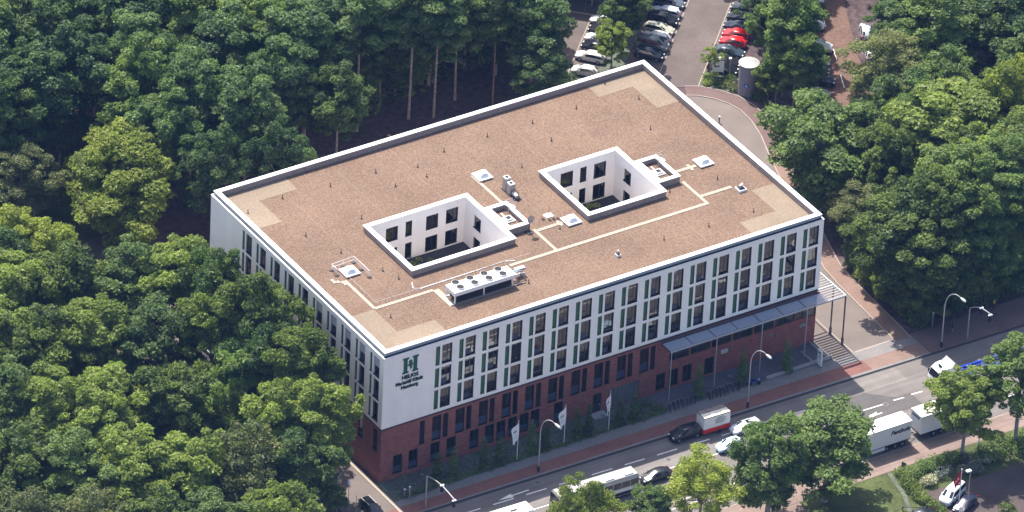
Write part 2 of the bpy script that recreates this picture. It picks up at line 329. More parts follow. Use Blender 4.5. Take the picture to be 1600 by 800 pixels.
# the drive to the right of the clinic, curving behind it
outer = [(81.75, -5.2), (82.0, -3.2), (82.4, 4), (82.8, 10), (83.3, 14.6), (84.6, 19), (87.2, 27), (90.2, 35.3), (92.8, 43), (94.7, 48), (95.7, 52), (95.9, 55), (95.4, 57.6), (94.2, 59.8), (92.6, 61.6), (91.0, 62.5)]
slab('curved_drive', outer + [(84, 66), (76, 62), (78, 50), (78, 30), (75.3, 14), (75.0, 3), (75.0, -4.85), (81.7, -4.85)], 0.024, 'asphalt_drive', label='pale asphalt drive curving round the clinic')
b = MB(); n_ = len(outer)
for i in range(n_ - 1):
    q = ribbon(outer, -0.0, -2.35); b.prism([q[i], q[i + 1], q[2 * n_ - 2 - i], q[2 * n_ - 1 - i]][::-1], -0.1, 0.115, 'pinkpath' if i < 8 else 'cycledull')
struct('side_footpath', b, 'red brick footpath curving along the drive')
b = MB(); ribbon_strip(b, outer, 0.0, 0.16, -0.1, 0.13, 'kerb'); ribbon_strip(b, outer, -2.5, -2.35, -0.1, 0.15, 'kerb'); ribbon_strip(b, [(75, -4.9), (75, 3), (75.3, 14), (78, 30)], 0, 0.15, -.1, 0.13, 'kerb'); struct('side_kerb', b)
slab('drive_mouth', [(75.2, -4.85), (81.7, -4.85), (81.7, -4.6), (75.2, -4.6)], 0.04, 'kerb')
# car park paving in its own axes
slab('car_park', [ab(-9, 106), ab(2, 106.5), ab(13, 108), ab(15.2, 109.6), ab(18.7, 110.4), ab(21.25, 111.2), ab(26.3, 114), ab(26.3, 150), ab(10, 150), ab(9.6, 126.3), ab(-9, 126.3)], 0.03, 'lot', label='brick paved car park with two aisles')
b = MB()
for a_, b0, b1 in ((2.1, 108, 126), (15.1, 110, 150), (21.3, 111.3, 150)): b.prism([ab(a_, b0), ab(a_ + .14, b0), ab(a_ + .14, b1), ab(a_, b1)][::1], 0, 0.036, 'kerb')
b.prism([ab(-9, 126.1), ab(9, 126.1), ab(9, 126.45), ab(-9, 126.45)], 0, 0.12, 'kerb'); struct('car_park_edging', b)
slab('yard_road', [ab(-30, 126.45), ab(9.6, 126.45), ab(9.6, 129.5), ab(-30, 129.5)], 0.032, 'asphalt_dark')
slab('hedge_strip', [ab(6.2, 107.5), ab(9.9, 107.5), ab(9.9, 129), ab(6.2, 129)], 0.10, 'bedsoil')
slab('sign_bed', [ab(21.5, 111.3), ab(22.6, 111.6), ab(26.2, 111.2), ab(26.8, 115.2), ab(21.5, 115.3)], 0.11, 'bedsoil', label='planted bed with sign beside the car park')
slab('red_lane', [(100, 38), (118.1, 56.5), (123.1, 67), (135, 90), (142, 104), (134, 106), (122.8, 75.4), (119.5, 69.5), (110.6, 58), (94, 38)], 0.02, 'redlane', label='red brown lane leading away between trees')
slab('lane_parking', [(119.5, 69.5), (110.6, 58), (106, 54), (103, 58), (114, 74), (122.8, 75.4)], 0.016, 'lotdark')
b = MB()
for p, q in (((117.3, 62.8), (116.1, 60.1)), ((114.2, 56.3), (112.7, 53.1)), ((121, 71), (119.8, 68.5))):
    d = (Vector(q) - Vector(p)).normalized() * .07; w = Vector((-d.y, d.x)); b.prism([tuple(Vector(p) + w), tuple(Vector(p) - w), tuple(Vector(q) - w), tuple(Vector(q) + w)], 0.018, 0.026, 'mark')
struct('lane_markings', b)
# south side
slab('south_footpath', [(-120, -27.5), (-120, -31.2), (180, -31.2), (180, -27.5)], 0.12, 'rosepath', label='pink brick footpath on the south side of the street')
b = MB(); b.prism([(-120, -27.52), (180, -27.52), (180, -27.38), (-120, -27.38)], -.1, 0.135, 'kerb'); struct('south_kerb', b)
slab('verge', [(48, -31.2), (180, -31.2), (180, -80), (48, -80)], 0.10, 'lawn', label='grass verge beside the south footpath')
slab('worn_track', [(62.5, -31.3), (63.1, -31.3), (61.9, -37.0), (60.1, -41), (59.5, -41), (61.4, -36.6)], 0.105, 'bedsoil')
slab('service_yard', [(-120, -31.2), (48, -31.2), (48, -80), (-120, -80)], 0.10, 'rosepath')
slab('yard', [(64.2, -37.6), (75, -38.2), (82.5, -38.0), (140, -39), (140, -80), (62.6, -80), (63.6, -44)], 0.112, 'lotdark', label='dark paved yard behind the hedge')
# street patches and markings
b = MB()
b.prism([(70.7, -13.7), (74.1, -16.7), (76.4, -16.75), (76.4, -20), (66, -19.6), (66, -13.6)][::-1], 0, 0.0245, 'asphalt_dark'); struct('dark_asphalt_patch', b)
b = MB(); b.prism([(62, -13.3), (78, -13.8), (78, -10.4), (62, -10.0)], 0, 0.0235, 'asphalt_pale'); struct('pale_asphalt_patch', b)
b = MB(); b.prism([(0, -12.0), (62, -14.2), (62, -16.3), (0, -14.6)][::-1], 0, 0.0232, 'asphalt_pale'); struct('worn_lane', b)
b = MB()
def stripe(x0, y0, x1, y1, w=0.14):
    d = Vector((x1 - x0, y1 - y0)).normalized() * (w / 2); n2 = Vector((-d.y, d.x)); p = Vector((x0, y0)); q = Vector((x1, y1))
    b.prism([tuple(p - n2), tuple(q - n2), tuple(q + n2), tuple(p + n2)], 0.0, 0.031, 'mark')
l1 = lambda x: -11.05 - 0.0355 * x
l2 = lambda x: -14.5 - 0.036 * x
for x in np.arange(-20, 74, 5.2):
    if x < 62: stripe(x, l1(x), x + 3.2, l1(x + 3.2), 0.2)
for x0, x1 in ((68.2, 71.6), (73.3, 75.0), (76.3, 78.1), (81, 83), (86, 88), (91, 93)): stripe(x0, -17.15, x1, -17.25, .18)
for x in (61, 55, 49, 43, 36, 29, 22, 15, 8): stripe(x, l2(x), x + 3, l2(x + 3), 0.16)
for x in (58, 64, 70, 76, 82): stripe(x, -20.6, x + 3, -20.7, 0.14)
stripe(-30, -21.0, 60, -23.6, 0.14); stripe(-30, -24.2, 180, -24.0, .1)
# lane arrows
b.prism([(17.3, -10.75), (17.3, -10.95), (14.6, -10.98), (14.6, -10.78)][::-1], 0, 0.031, 'mark'); b.prism([(14.6, -10.45), (14.6, -11.3), (12.4, -10.95)][::-1], 0, 0.031, 'mark')
b.prism([(70.2, -18.75), (68.6, -18.8), (68.6, -19.0), (70.2, -18.95)], 0, 0.031, 'mark'); b.prism([(69.7, -18.3), (69.2, -18.9), (68.0, -19.15), (68.2, -18.6)], 0, 0.032, 'mark')
struct('road_markings', b, 'white lane lines and arrows on the street')
b = MB()
for x, y in ((19.3, -9.9), (71.8, -17.4), (38, -14)):
    b.cyl(x, y, 0, 0.034, .42, 'paving', 14); b.cyl(x, y, 0, 0.038, .32, 'asphalt_dark', 14)
struct('manhole_covers', b)

# ================================================================ clinic
LX, LY, ZT, ZB = 71.65, 45.94, 20.73, 9.13
ZR = 20.5
cl = thing('clinic_building', 'large white and red brick clinic with flat brown gravel roof and two light wells', 'building')
def wall_holes(bm_, H, x0, x1, z0, z1, holes, m, mr_, depth=0.26, T=None):
    xs = sorted({x0, x1} | {h[0] for h in holes} | {h[1] for h in holes}); zs = sorted({z0, z1} | {h[2] for h in holes} | {h[3] for h in holes})
    T = T or (lambda p: p)
    for i in range(len(xs) - 1):
        run = None
        for j in range(len(zs) - 1):
            mx_, mz = (xs[i] + xs[i + 1]) / 2, (zs[j] + zs[j + 1]) / 2
            if any(h[0] < mx_ < h[1] and h[2] < mz < h[3] for h in holes): continue
            bm_.quad(T((xs[i], 0, zs[j])), T((xs[i + 1], 0, zs[j])), T((xs[i + 1], 0, zs[j + 1])), T((xs[i], 0, zs[j + 1])), m)
    for h in holes:
        a, c, e, g = h[:4]; d = depth
        bm_.quad(T((a, 0, e)), T((c, 0, e)), T((c, d, e)), T((a, d, e)), mr_); bm_.quad(T((a, d, g)), T((c, d, g)), T((c, 0, g)), T((a, 0, g)), mr_)
        bm_.quad(T((a, 0, g)), T((a, 0, e)), T((a, d, e)), T((a, d, g)), mr_); bm_.quad(T((c, 0, e)), T((c, 0, g)), T((c, d, g)), T((c, d, e)), mr_)
ROT_F = lambda y: (lambda p: (p[0], p[1] + y, p[2]))
ROT_L = lambda x: (lambda p: (p[1] + x, -p[0], p[2]))       # local u = -y world, inward = +x
rows = [(16.95, 20.0), (13.35, 16.4), (9.75, 12.8)]
fw, fp = [], []
for k in range(17):
    x = 8.3 + 3.75 * k
    for z0, z1 in rows: fw.append((x + 1.0, x + 2.6, z0, z1)); fp.append((x, x + 0.66, z0, z1))
lw, lp = [], []
for k in range(10):
    y = 1.05 + 3.75 * k
    for z0, z1 in rows: lw.append((-(y + 1.55), -y, z0, z1)); lp.append((-(y + 2.5), -(y + 1.9), z0, z1))
bw = [(8.3 + 3.75 * k, 9.75 + 3.75 * k, 4.45, 8.4) for k in range(10)]; bn = [(6.3 + 3.75 * k, 7.1 + 3.75 * k, 4.5, 8.35) for k in range(11)]
gw = [(x, x + 1.45, 1.0, 4.0) for x in (2.2, 4.7, 8.2, 10.8, 14.5, 17.0, 18.85, 20.7, 22.6, 24.4, 28.2)] + [(x, x + 1.5, 0.65, 3.25) for x in (45.0, 47.15, 49.4, 53.05)]
rib = [(47.0 + 3.53 * k, 47.0 + 3.53 * k + 3.3, 4.75, 7.9) for k in range(7)]
gdoor = [(34.6, 36.0, 0.12, 3.3)]; gbay = [(37.3, 42.2, 0.12, 3.4)]
small = [(55.7, 57.0, 3.1, 3.9), (64.0, 64.7, 3.1, 3.9), (68.9, 70.0, 3.1, 4.0)]
lbw = [(-(1.05 + 3.75 * k + 1.4), -(1.05 + 3.75 * k), 4.7, 8.3) for k in range(10)]
b = MB(); wall_holes(b, 0, 0, LX, ZB, ZT, fw + fp, 'render', 'render', T=ROT_F(0)); b.obj('white_front_wall', cl)
b = MB(); wall_holes(b, 0, -LY, 0, ZB, ZT, lw + lp, 'render', 'render', T=ROT_L(0)); b.obj('white_side_wall', cl)
b = MB(); b.quad((LX, 0, ZB), (LX, LY, ZB), (LX, LY, ZT), (LX, 0, ZT), 'render'); b.quad((LX, LY, ZB), (0, LY, ZB), (0, LY, ZT), (LX, LY, ZT), 'render'); b.obj('white_rear_walls', cl)
b = MB()
bi = 0.12
wall_holes(b, 0, bi, LX - bi, -0.3, ZB - .32, bw + bn + gw + rib + gdoor + gbay + small, 'brick', 'brick', T=ROT_F(bi)); b.obj('brick_front_wall', cl)
b = MB(); wall_holes(b, 0, -LY + bi, -bi, -0.3, ZB - .32, lbw, 'brick', 'brick', T=ROT_L(bi)); b.obj('brick_side_wall', cl)
b = MB(); b.quad((LX - bi, bi, -.3), (LX - bi, LY - bi, -.3), (LX - bi, LY - bi, ZB), (LX - bi, bi, ZB), 'brick'); b.quad((LX - bi, LY - bi, -.3), (bi, LY - bi, -.3), (bi, LY - bi, ZB), (LX - bi, LY - bi, ZB), 'brick'); b.obj('brick_rear_walls', cl)
b = MB(); b.box(.05, LX - .05, .05, LY - .05, ZB - .32, ZB - .0, 'darkmetal'); b.obj('dark_metal_band', cl)  # dark metal band between brick and white wall
# coping ledge on the wall head and parapet
def ring(b, x0, x1, y0, y1, w, z0, z1, m):
    b.box(x0, x1, y0, y0 + w, z0, z1, m); b.box(x0, x1, y1 - w, y1, z0, z1, m); b.box(x0, x0 + w, y0 + w, y1 - w, z0, z1, m); b.box(x1 - w, x1, y0 + w, y1 - w, z0, z1, m)
b = MB(); ring(b, -.04, LX + .04, -.04, LY + .04, .5, ZT - .02, ZT + .06, 'cap'); b.box(.1, LX - .1, .06, .3, ZT + .06, ZT + .075, 'darkmetal'); b.obj('ledge_coping', cl)  # dark strip on the front ledge paints in the parapet's shadow
b = MB(); ring(b, .28, LX - .28, .28, LY - .28, .58, ZT + .06, ZT + .64, 'fascia')
b3 = MB(); ring(b3, .26, LX - .26, .26, LY - .26, .1, ZT + .062, ZT + .2, 'darkmetal'); b3.obj('shadow_strip', cl)  # dark strip colours in the shadow line at the parapet foot
b2 = MB(); ring(b2, .86, LX - .86, .86, LY - .86, .04, ZR, ZT + .64, 'upstand'); b2.obj('parapet_upstand', cl)
b.obj('parapet', cl)
b = MB(); ring(b, .22, LX - .22, .22, LY - .22, .72, ZT + .64, ZT + .75, 'cap'); b.obj('parapet_coping', cl)
# roof gravel with holes for the two courts
courts = [(14.6, 30.15, 16.2, 27.7), (43.3, 54.95, 16.2, 27.7)]
b = MB(); xs = sorted([.9, LX - .9] + [c[i] for c in courts for i in (0, 1)]); ys = [.9, 16.2, 27.7, LY - .9]
for i in range(len(xs) - 1):
    for j in range(3):
        if j == 1 and i in (1, 3): continue
        b.quad((xs[i], ys[j], ZR), (xs[i + 1], ys[j], ZR), (xs[i + 1], ys[j + 1], ZR), (xs[i], ys[j + 1], ZR), 'gravel')
tag(b.obj('gravel_roof', cl), 'brown gravel roof surface')
for pts in ([(.9, LY - .9), (11.5, LY - .9), (11.4, 41.7), (5.3, 41.7), (5.3, 35.7), (.9, 35.7)], [(.9, .9), (11.2, .9), (11.2, 5.1), (5.2, 5.1), (5.2, 11.2), (.9, 11.2)],
            [(LX - .9, .9), (61, .9), (61, 5.2), (67, 5.2), (67, 11.2), (LX - .9, 11.2)], [(LX - .9, LY - .9), (61.3, LY - .9), (61.3, 41.7), (67, 41.7), (67, 35.4), (LX - .9, 35.3)]):
    a = sum(pts[i][0] * pts[(i + 1) % 6][1] - pts[(i + 1) % 6][0] * pts[i][1] for i in range(6))
    if a < 0: pts = pts[::-1]
    b = MB(); b.prism(pts, ZR - .05, ZR + .02, 'gravelpale'); b.obj('pale_gravel_patch', cl)
b = MB()
for x in (9.3, 18.7, 28.0, 37.8, 46.0, 54.5, 63.0):
    for y0, y1 in ((1.2, 14.5), (28.8, 44.9)) if x > 14 and not (31 < x < 41) else ((1.2, 44.9),):
        b.box(x - .035, x + .035, y0, y1, ZR, ZR + .012, 'gravelpale')
for y in (8.2, 36.6):
    for x in np.arange(6, 66, .55):
        if random.random() < .6: b.box(x, x + random.uniform(.1, .4), y, y + .06, ZR, ZR + .012, 'upstand')
b.obj('membrane_joints', cl)
# paver walkways: alike slabs, each a piece
pv = MB(); pv.box(-.24, .24, -.29, .29, 0, .05, 'paver'); pvm = pv.mesh('paver')
npv = 0
def pavers(x0, y0, x1, y1, w=.5):
    global npv
    L_ = math.hypot(x1 - x0, y1 - y0); n_ = int(L_ / .5)
    for i in range(n_):
        if npv >= 295: return
        t = (i + .5) / n_; link('paver', pvm, cl, (x0 + (x1 - x0) * t, y0 + (y1 - y0) * t, ZR + .008 + random.uniform(0, .006)), random.uniform(-.02, .02)); npv += 1
pavers(5.4, 19.0, 5.4, 11.3); pavers(5.4, 11.3, 14.8, 11.3); pavers(27.2, 11.4, 59.9, 11.4); pavers(59.7, 11.6, 59.7, 17.6); pavers(59.9, 13.3, 65.0, 13.3)
pavers(34.9, 11.6, 34.9, 17.4); pavers(34.6, 33, 34.6, 24); pavers(35.2, 16.9, 39.4, 17.0); pavers(59.6, 20.2, 63.6, 20.2)
for x in (14.9, 15.4): pavers(x, 11.2, x, 6.7)
for dx, dy in ((3.9, 19.9), (3.9, 19.4), (4.4, 19.2), (4.9, 18.8), (5.0, 18.3), (62.6, 20.7), (62.6, 20.2), (62.6, 19.7), (38.9, 17.4), (38.9, 16.6)):
    link('paver', pvm, cl, (dx, dy, ZR + .02))
# court walls
ZC = 14.0
def court(i, c, bwins, rwins):
    x0, x1, y0, y1 = c
    b = MB(); wall_holes(b, 0, x0, x1, ZC, ZR + .9, bwins, 'render', 'render', T=ROT_F(y1))
    wall_holes(b, 0, -y1, -y0, ZC, ZR + .9, rwins, 'render', 'render', T=ROT_L(x1))
    b.quad((x0, y0, ZC), (x0, y1, ZC), (x0, y1, ZR + .9), (x0, y0, ZR + .9), 'render'); b.quad((x1, y0, ZC), (x0, y0, ZC), (x0, y0, ZR + .9), (x1, y0, ZR + .9), 'render')
    b.obj('light_well_wall', cl)
    b = MB(); b.quad((x0, y0, ZC + .01), (x1, y0, ZC + .01), (x1, y1, ZC + .01), (x0, y1, ZC + .01), 'courtsoil'); b.obj('light_well_floor', cl)
    b = MB(); ring(b, x0 - .62, x1 + .62, y0 - .62, y1 + .62, .60, ZR, ZR + .9, 'upstand'); b.obj('light_well_upstand', cl)
    b = MB(); ring(b, x0 - .72, x1 + .72, y0 - .72, y1 + .72, .74, ZR + .9, ZR + 1.0, 'cap'); b.obj('light_well_coping', cl)
cb0 = [(17.3, 19.25, 17.9, 20.15), (20.5, 21.55, 17.9, 20.3), (23.85, 25.8, 17.9, 20.15), (27.1, 29.05, 17.95, 20.2), (17.3, 19.25, 14.35, 16.6), (20.55, 21.6, 14.2, 16.7), (23.85, 25.8, 14.3, 16.65), (27.1, 29.05, 14.35, 16.65)]
cb1 = [(42.7 + .65, 44.6, 17.9, 20.2), (45.95, 48.0, 17.9, 20.3), (49.2, 50.25, 17.9, 20.3), (51.5, 53.5, 17.8, 20.2), (45.95, 48.0, 14.35, 16.6), (49.2, 50.25, 14.3, 16.7), (51.5, 53.5, 14.25, 16.65)]
cr = [(-25.4, -23.5, 17.9, 19.95), (-25.4, -23.5, 14.3, 16.4)]
court(0, courts[0], cb0, cr); court(1, courts[1], cb1, cr)
# windows ---------------------------------------------------
wcache = {}
def window(h, T, kind, style=0, blind=0, curtain=None, dep=.2, open_=None):
    """hole h in local wall coordinates; one frame (> pane, curtain, blind) set into it"""
    w, H = round(h[1] - h[0], 2), round(h[3] - h[2], 2)
    rot = -PI / 2 if kind == 'L' else 0
    p = T((h[0], 0, h[2]))
    key = (w, H, style)
    if key not in wcache:
        t = .07; b = MB()
        b.box(0, t, dep, dep + .07, 0, H, 'frame'); b.box(w - t, w, dep, dep + .07, 0, H, 'frame'); b.box(t, w - t, dep, dep + .07, 0, t, 'frame'); b.box(t, w - t, dep, dep + .07, H - t, H, 'frame')
        if w > 1.2:
            b.box(w * .62 - .035, w * .62 + .035, dep, dep + .07, t, H - t, 'frame')
            if H > 2.5: b.box(t, w * .62 - .035, dep - .012, dep + .06, H * .3, H * .3 + .08, 'frame')
            if style == 1: b.box(t, w * .62, dep - .02, dep + .02, t, H * .3, 'infill')
            if style == 2: b.box(t, w - t, dep - .02, dep + .02, t, H * .33, 'infill')
        b.box(-.03, w + .05, -.05, dep, -.045, .0, 'frame')                # sill
        b.box(w - .028, w - .002, .01, dep, 0, H, 'frame')
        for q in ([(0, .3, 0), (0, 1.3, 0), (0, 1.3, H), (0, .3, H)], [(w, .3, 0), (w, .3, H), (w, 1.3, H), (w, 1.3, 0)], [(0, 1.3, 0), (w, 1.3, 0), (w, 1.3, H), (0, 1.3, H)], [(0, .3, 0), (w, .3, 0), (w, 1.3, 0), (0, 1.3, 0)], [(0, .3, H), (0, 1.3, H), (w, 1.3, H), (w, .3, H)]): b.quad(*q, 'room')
        g = MB(); g.box(t, w - t, dep + .02, dep + .04, t, H - t, 'glass')
        c_ = MB()
        nn = 7
        for (xa, xb) in ((.1, w * .28),):
            for i in range(nn): xx = xa + (xb - xa) * i / nn; c_.box(xx, xx + (xb - xa) / nn * .95, dep + .2 + .03 * (i % 2), dep + .24 + .03 * (i % 2), .1, H - .1, 'curtain')
        c2 = MB()
        for i in range(nn): xx = w * .66 + w * .26 * i / nn; c2.box(xx, xx + w * .26 / nn * .95, dep + .2 + .03 * (i % 2), dep + .24 + .03 * (i % 2), .1, H - .1, 'curtain')
        c3 = MB()
        for i in range(14): xx = .1 + (w - .2) * i / 14; c3.box(xx, xx + (w - .2) / 14 * .95, dep + .2 + .03 * (i % 2), dep + .24 + .03 * (i % 2), .1, H - .1, 'warmcurtain')
        bl = MB()
        for i in range(10): bl.box(.05, w - .05, dep - .09, dep - .02, H - .05 - (i + 1) * .15, H - .06 - i * .15, 'blind')
        wcache[key] = (b.mesh('window'), g.mesh('pane'), c_.mesh('curtain'), c2.mesh('curtain'), c3.mesh('curtain'), bl.mesh('blind'))
    me = wcache[key]
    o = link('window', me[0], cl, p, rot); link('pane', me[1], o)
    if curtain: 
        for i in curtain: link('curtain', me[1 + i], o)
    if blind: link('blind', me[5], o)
def rc():
    r = random.random()
    return (1,) if r < .25 else (2,) if r < .5 else (1, 2) if r < .66 else (3,) if r < .74 else None
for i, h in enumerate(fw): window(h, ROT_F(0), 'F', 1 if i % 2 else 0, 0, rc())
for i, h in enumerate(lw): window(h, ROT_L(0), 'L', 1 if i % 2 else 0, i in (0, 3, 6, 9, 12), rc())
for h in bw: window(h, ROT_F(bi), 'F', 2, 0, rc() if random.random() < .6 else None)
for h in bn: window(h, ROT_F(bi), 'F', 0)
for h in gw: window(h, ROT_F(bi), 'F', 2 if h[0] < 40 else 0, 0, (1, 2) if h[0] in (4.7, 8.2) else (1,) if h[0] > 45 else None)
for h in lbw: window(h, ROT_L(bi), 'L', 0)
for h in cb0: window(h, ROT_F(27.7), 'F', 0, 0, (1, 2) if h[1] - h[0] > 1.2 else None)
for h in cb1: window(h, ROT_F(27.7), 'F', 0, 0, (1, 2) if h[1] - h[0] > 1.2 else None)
for c, x in ((courts[0], 30.15), (courts[1], 54.95)):
    for h in cr: window(h, ROT_L(x), 'L', 0, 0, (1,))
# ribbon windows above the canopy wall: frame with mullions
for k, h in enumerate(rib):
    w = h[1] - h[0]; H = h[3] - h[2]; b = MB()
    b.box(0, w, .1, .18, 0, .1, 'frame'); b.box(0, w, .1, .18, H - .1, H, 'frame')
    for x in (0, w * .3, w * .36, w * .93): b.box(x, x + .09, .1, .18, .1, H - .1, 'frame')
    b.box(0, w, .12, .16, .95, 1.03, 'frame')
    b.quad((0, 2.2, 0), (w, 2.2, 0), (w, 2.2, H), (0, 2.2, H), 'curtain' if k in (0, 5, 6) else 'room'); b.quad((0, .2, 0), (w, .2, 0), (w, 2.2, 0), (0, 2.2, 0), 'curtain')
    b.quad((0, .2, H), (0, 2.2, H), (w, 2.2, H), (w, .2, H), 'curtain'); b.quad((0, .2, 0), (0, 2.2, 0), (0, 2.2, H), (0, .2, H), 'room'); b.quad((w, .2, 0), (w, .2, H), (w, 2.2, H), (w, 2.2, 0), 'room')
    o = b.obj('ribbon_window', cl); o.location = (h[0], bi, h[2])
    g = MB(); g.box(.02, w - .02, .13, .15, .1, H - .1, 'glass'); g.obj('pane', o)
for h in small:
    b = MB(); b.box(h[0], h[1], bi + .1, bi + .2, h[2], h[3], 'whitepaint' if h[0] < 60 else 'darkmetal')
    for i in range(4): b.box(h[0] + .05, h[1] - .05, bi + .06, bi + .1, h[2] + .1 + i * .18, h[2] + .18 + i * .18, 'galv')
    b.obj('vent_grille', cl)
b = MB(); b.box(34.6, 36.0, bi + .2, bi + .28, .12, 3.3, 'darkmetal'); b.box(34.75, 35.3, bi + .17, bi + .2, 1.2, 2.9, 'glass'); o = b.obj('door', cl); hb = MB(); hb.box(35.75, 35.85, bi + .1, bi + .2, 1.1, 1.4, 'galv'); hb.obj('handle', o)
b = MB(); b.box(34.2, 36.4, -1.3, bi, .1, .2, 'concrete'); b.obj('door_step', cl)
for i in range(7): b = MB(); b.box(37.3 + .7 * i + .02, 37.3 + .7 * i + .68, bi + .15, bi + .22, .12, 3.4, 'plaza'); b.obj('door_panel', cl)
pm = MB(); pm.box(0, .66, .1, .16, 0, 3.05, 'green'); pm.box(0, .66, -.03, .1, -.03, 0.02, 'darkmetal'); pm.box(.62, .66, .01, .1, 0, 3.05, 'darkmetal'); pmm = pm.mesh('green_panel')
for h in fp: link('green_panel', pmm, cl, (h[0], 0, h[2]))
pm = MB(); pm.box(0, .6, .1, .16, 0, 3.05, 'green'); pm.box(0, .6, -.03, .1, -.03, .02, 'darkmetal'); pmm = pm.mesh('green_panel')
for h in lp: link('green_panel', pmm, cl, (0, -h[0], h[2]), -PI / 2)
# sign on the facade
b = MB()
def P(pts, m, z0=-.12, z1=-.03):
    n_ = len(pts); b.add([(x, z0, z) for x, z in pts], [tuple(range(n_))], m)
    b.add([(x, z0, z) for x, z in pts] + [(x, z1, z) for x, z in pts], [(i, n_ + i, n_ + (i + 1) % n_, (i + 1) % n_) for i in range(n_)], m)
for x in (3.0, 4.55):
    P([(x, 17.3), (x + .95, 17.3), (x + .95, 17.5), (x + .74, 17.58), (x + .74, 19.52), (x + .95, 19.6), (x + .95, 19.8), (x, 19.8), (x, 19.6), (x + .2, 19.52), (x + .2, 17.58), (x, 17.5)], 'greensign')
b.obj('emblem_letter', cl)
b = MB()
P([(3.72, 18.5), (4.0, 18.62), (4.5, 18.62), (4.78, 18.5), (4.5, 18.42), (4.0, 18.42)], 'greensign'); P([(4.1, 18.95), (4.25, 19.15), (4.42, 18.95), (4.36, 18.2), (4.25, 17.75), (4.16, 18.2)], 'greensign', -.13)
P([(3.98, 19.0), (4.16, 19.3), (4.42, 19.28), (4.5, 19.1), (4.28, 19.12), (4.1, 18.8)], 'greensign', -.125); P([(4.3, 18.3), (4.55, 18.15), (4.45, 17.95), (4.2, 18.1)], 'greensign', -.125); P([(3.95, 18.85), (4.3, 18.75), (4.6, 18.95), (4.4, 18.62), (4.1, 18.62)], 'greensign', -.128)
b.obj('emblem_figure', cl)
for txt, x, z, sz, m in (('HELIOS', 4.25, 16.42, .82, 'darksign'), ('Mariahilf Klinik', 4.15, 15.62, .72, 'darksign'), ('Hamburg', 4.2, 14.85, .72, 'darksign')):
    me = text_mesh(txt, sz, m, .05, .022); o = link('sign_lettering', me, cl, (x, -.08, z)); o.rotation_euler = (PI / 2, 0, 0)
# stair head boxes on the roof ------------------------------
def stair(x0, x1, y0, y1):
    b = MB(); ring(b, x0 + .08, x1 - .08, y0 + .08, y1 - .08, .5, ZR, ZR + 1.05, 'upstand'); b.obj('shaft_upstand', cl)
    b = MB(); ring(b, x0, x1, y0, y1, .66, ZR + 1.05, ZR + 1.15, 'cap'); b.obj('shaft_coping', cl)
    b = MB(); b.box(x0 + .6, x1 - .6, y0 + .6, y1 - .6, ZR, ZR + .35, 'gravel'); b.obj('shaft_roof', cl)
    xm, ym = (x0 + x1) / 2 + .1, (y0 + y1) / 2 - .1
    b = MB(); b.box(xm - .75, xm + .75, ym - .75, ym + .75, ZR + .35, ZR + .55, 'cap'); ring(b, xm - .5, xm + .5, ym - .5, ym + .5, .12, ZR + .55, ZR + .78, 'cap'); o = b.obj('smoke_hatch', cl)
    b = MB(); b.box(xm - .36, xm + .36, ym - .36, ym + .36, ZR + .56, ZR + .66, 'darkmetal'); b.obj('pane', o)
    b = MB(); b.box(xm - .1, xm + .1, ym + .9, ym + 1.9, ZR + .35, ZR + .42, 'cap'); b.obj('cable_cover', cl)
    # access ladder rails over the rim
    b = MB(); R_ = .035
    for yy in (y1 - 1.0, y1 - 2.0):
        b.tube([(x1 - .9, yy, ZR + .4), (x1 - .9, yy, ZR + 2.1), (x1 + .3, yy, ZR + 2.1), (x1 + .3, yy, ZR)], R_, 'galv', 5)
        b.tube([(x1 - .9, yy, ZR + 1.65), (x1 + .3, yy, ZR + 1.65)], R_, 'galv', 5)
    for i in range(5): b.box(x1 + .05, x1 + .35, y1 - 2.0, y1 - 1.0, ZR + .2 + .22 * i, ZR + .24 + .22 * i, 'galv')
    b.box(x1 - .66, x1 + .02, y1 - 1.95, y1 - 1.05, ZR + 1.18, ZR + 1.22, 'galv'); b.obj('rim_steps', cl)
stair(30.87, 34.5, 17.6, 23.9); stair(55.67, 59.3, 17.6, 23.9)
# skylight domes
def dome_mesh(s):
    b = MB(); b.box(-s, s, -s, s, .12, .3, 'cap'); b.box(-s * .9, s * .9, -s * .9, s * .9, 0, .12, 'upstand')
    d = MB(); n_ = 8; r = s * .68
    vs = []
    for j in range(n_ + 1):
        for i in range(n_ + 1):
            u, v = -1 + 2 * i / n_, -1 + 2 * j / n_
            h = (1 - abs(u) ** 4) * (1 - abs(v) ** 4); vs.append((u * r, v * r, .3 + .22 * min(1, 8 * h) + .42 * h))
    d.add(vs, [(j * (n_ + 1) + i, j * (n_ + 1) + i + 1, (j + 1) * (n_ + 1) + i + 1, (j + 1) * (n_ + 1) + i) for j in range(n_) for i in range(n_)], 'plastic')
    return b.mesh('skylight'), d.mesh('dome', True)
dm = dome_mesh(1.12)
for x, y in ((35.7, 32.1), (40.55, 16.65), (64.9, 20.3), (6.95, 20.45)):
    o = link('skylight', dm[0], cl, (x, y, ZR)); link('dome', dm[1], o)
for x, y in ((65.7, 12.0), (41.6, 6.3)):
    b = MB(); s_ = .62 if x > 50 else .32
    b.box(-s_, s_, -s_, s_, 0, .35, 'cap'); b.box(-s_ * .7, s_ * .7, -s_ * .7, s_ * .7, .35, .5, 'darkmetal'); b.tube([(-s_ * .1, 0, .5), (-s_ * .1, 0, .85)], s_ * .35, 'galv', 10)
    b.tube([(-s_ * .1, 0, .82), (s_ * .5, 0, .95)], s_ * .28, 'cap', 10); o = b.obj('roof_vent', cl); o.location = (x, y, ZR)
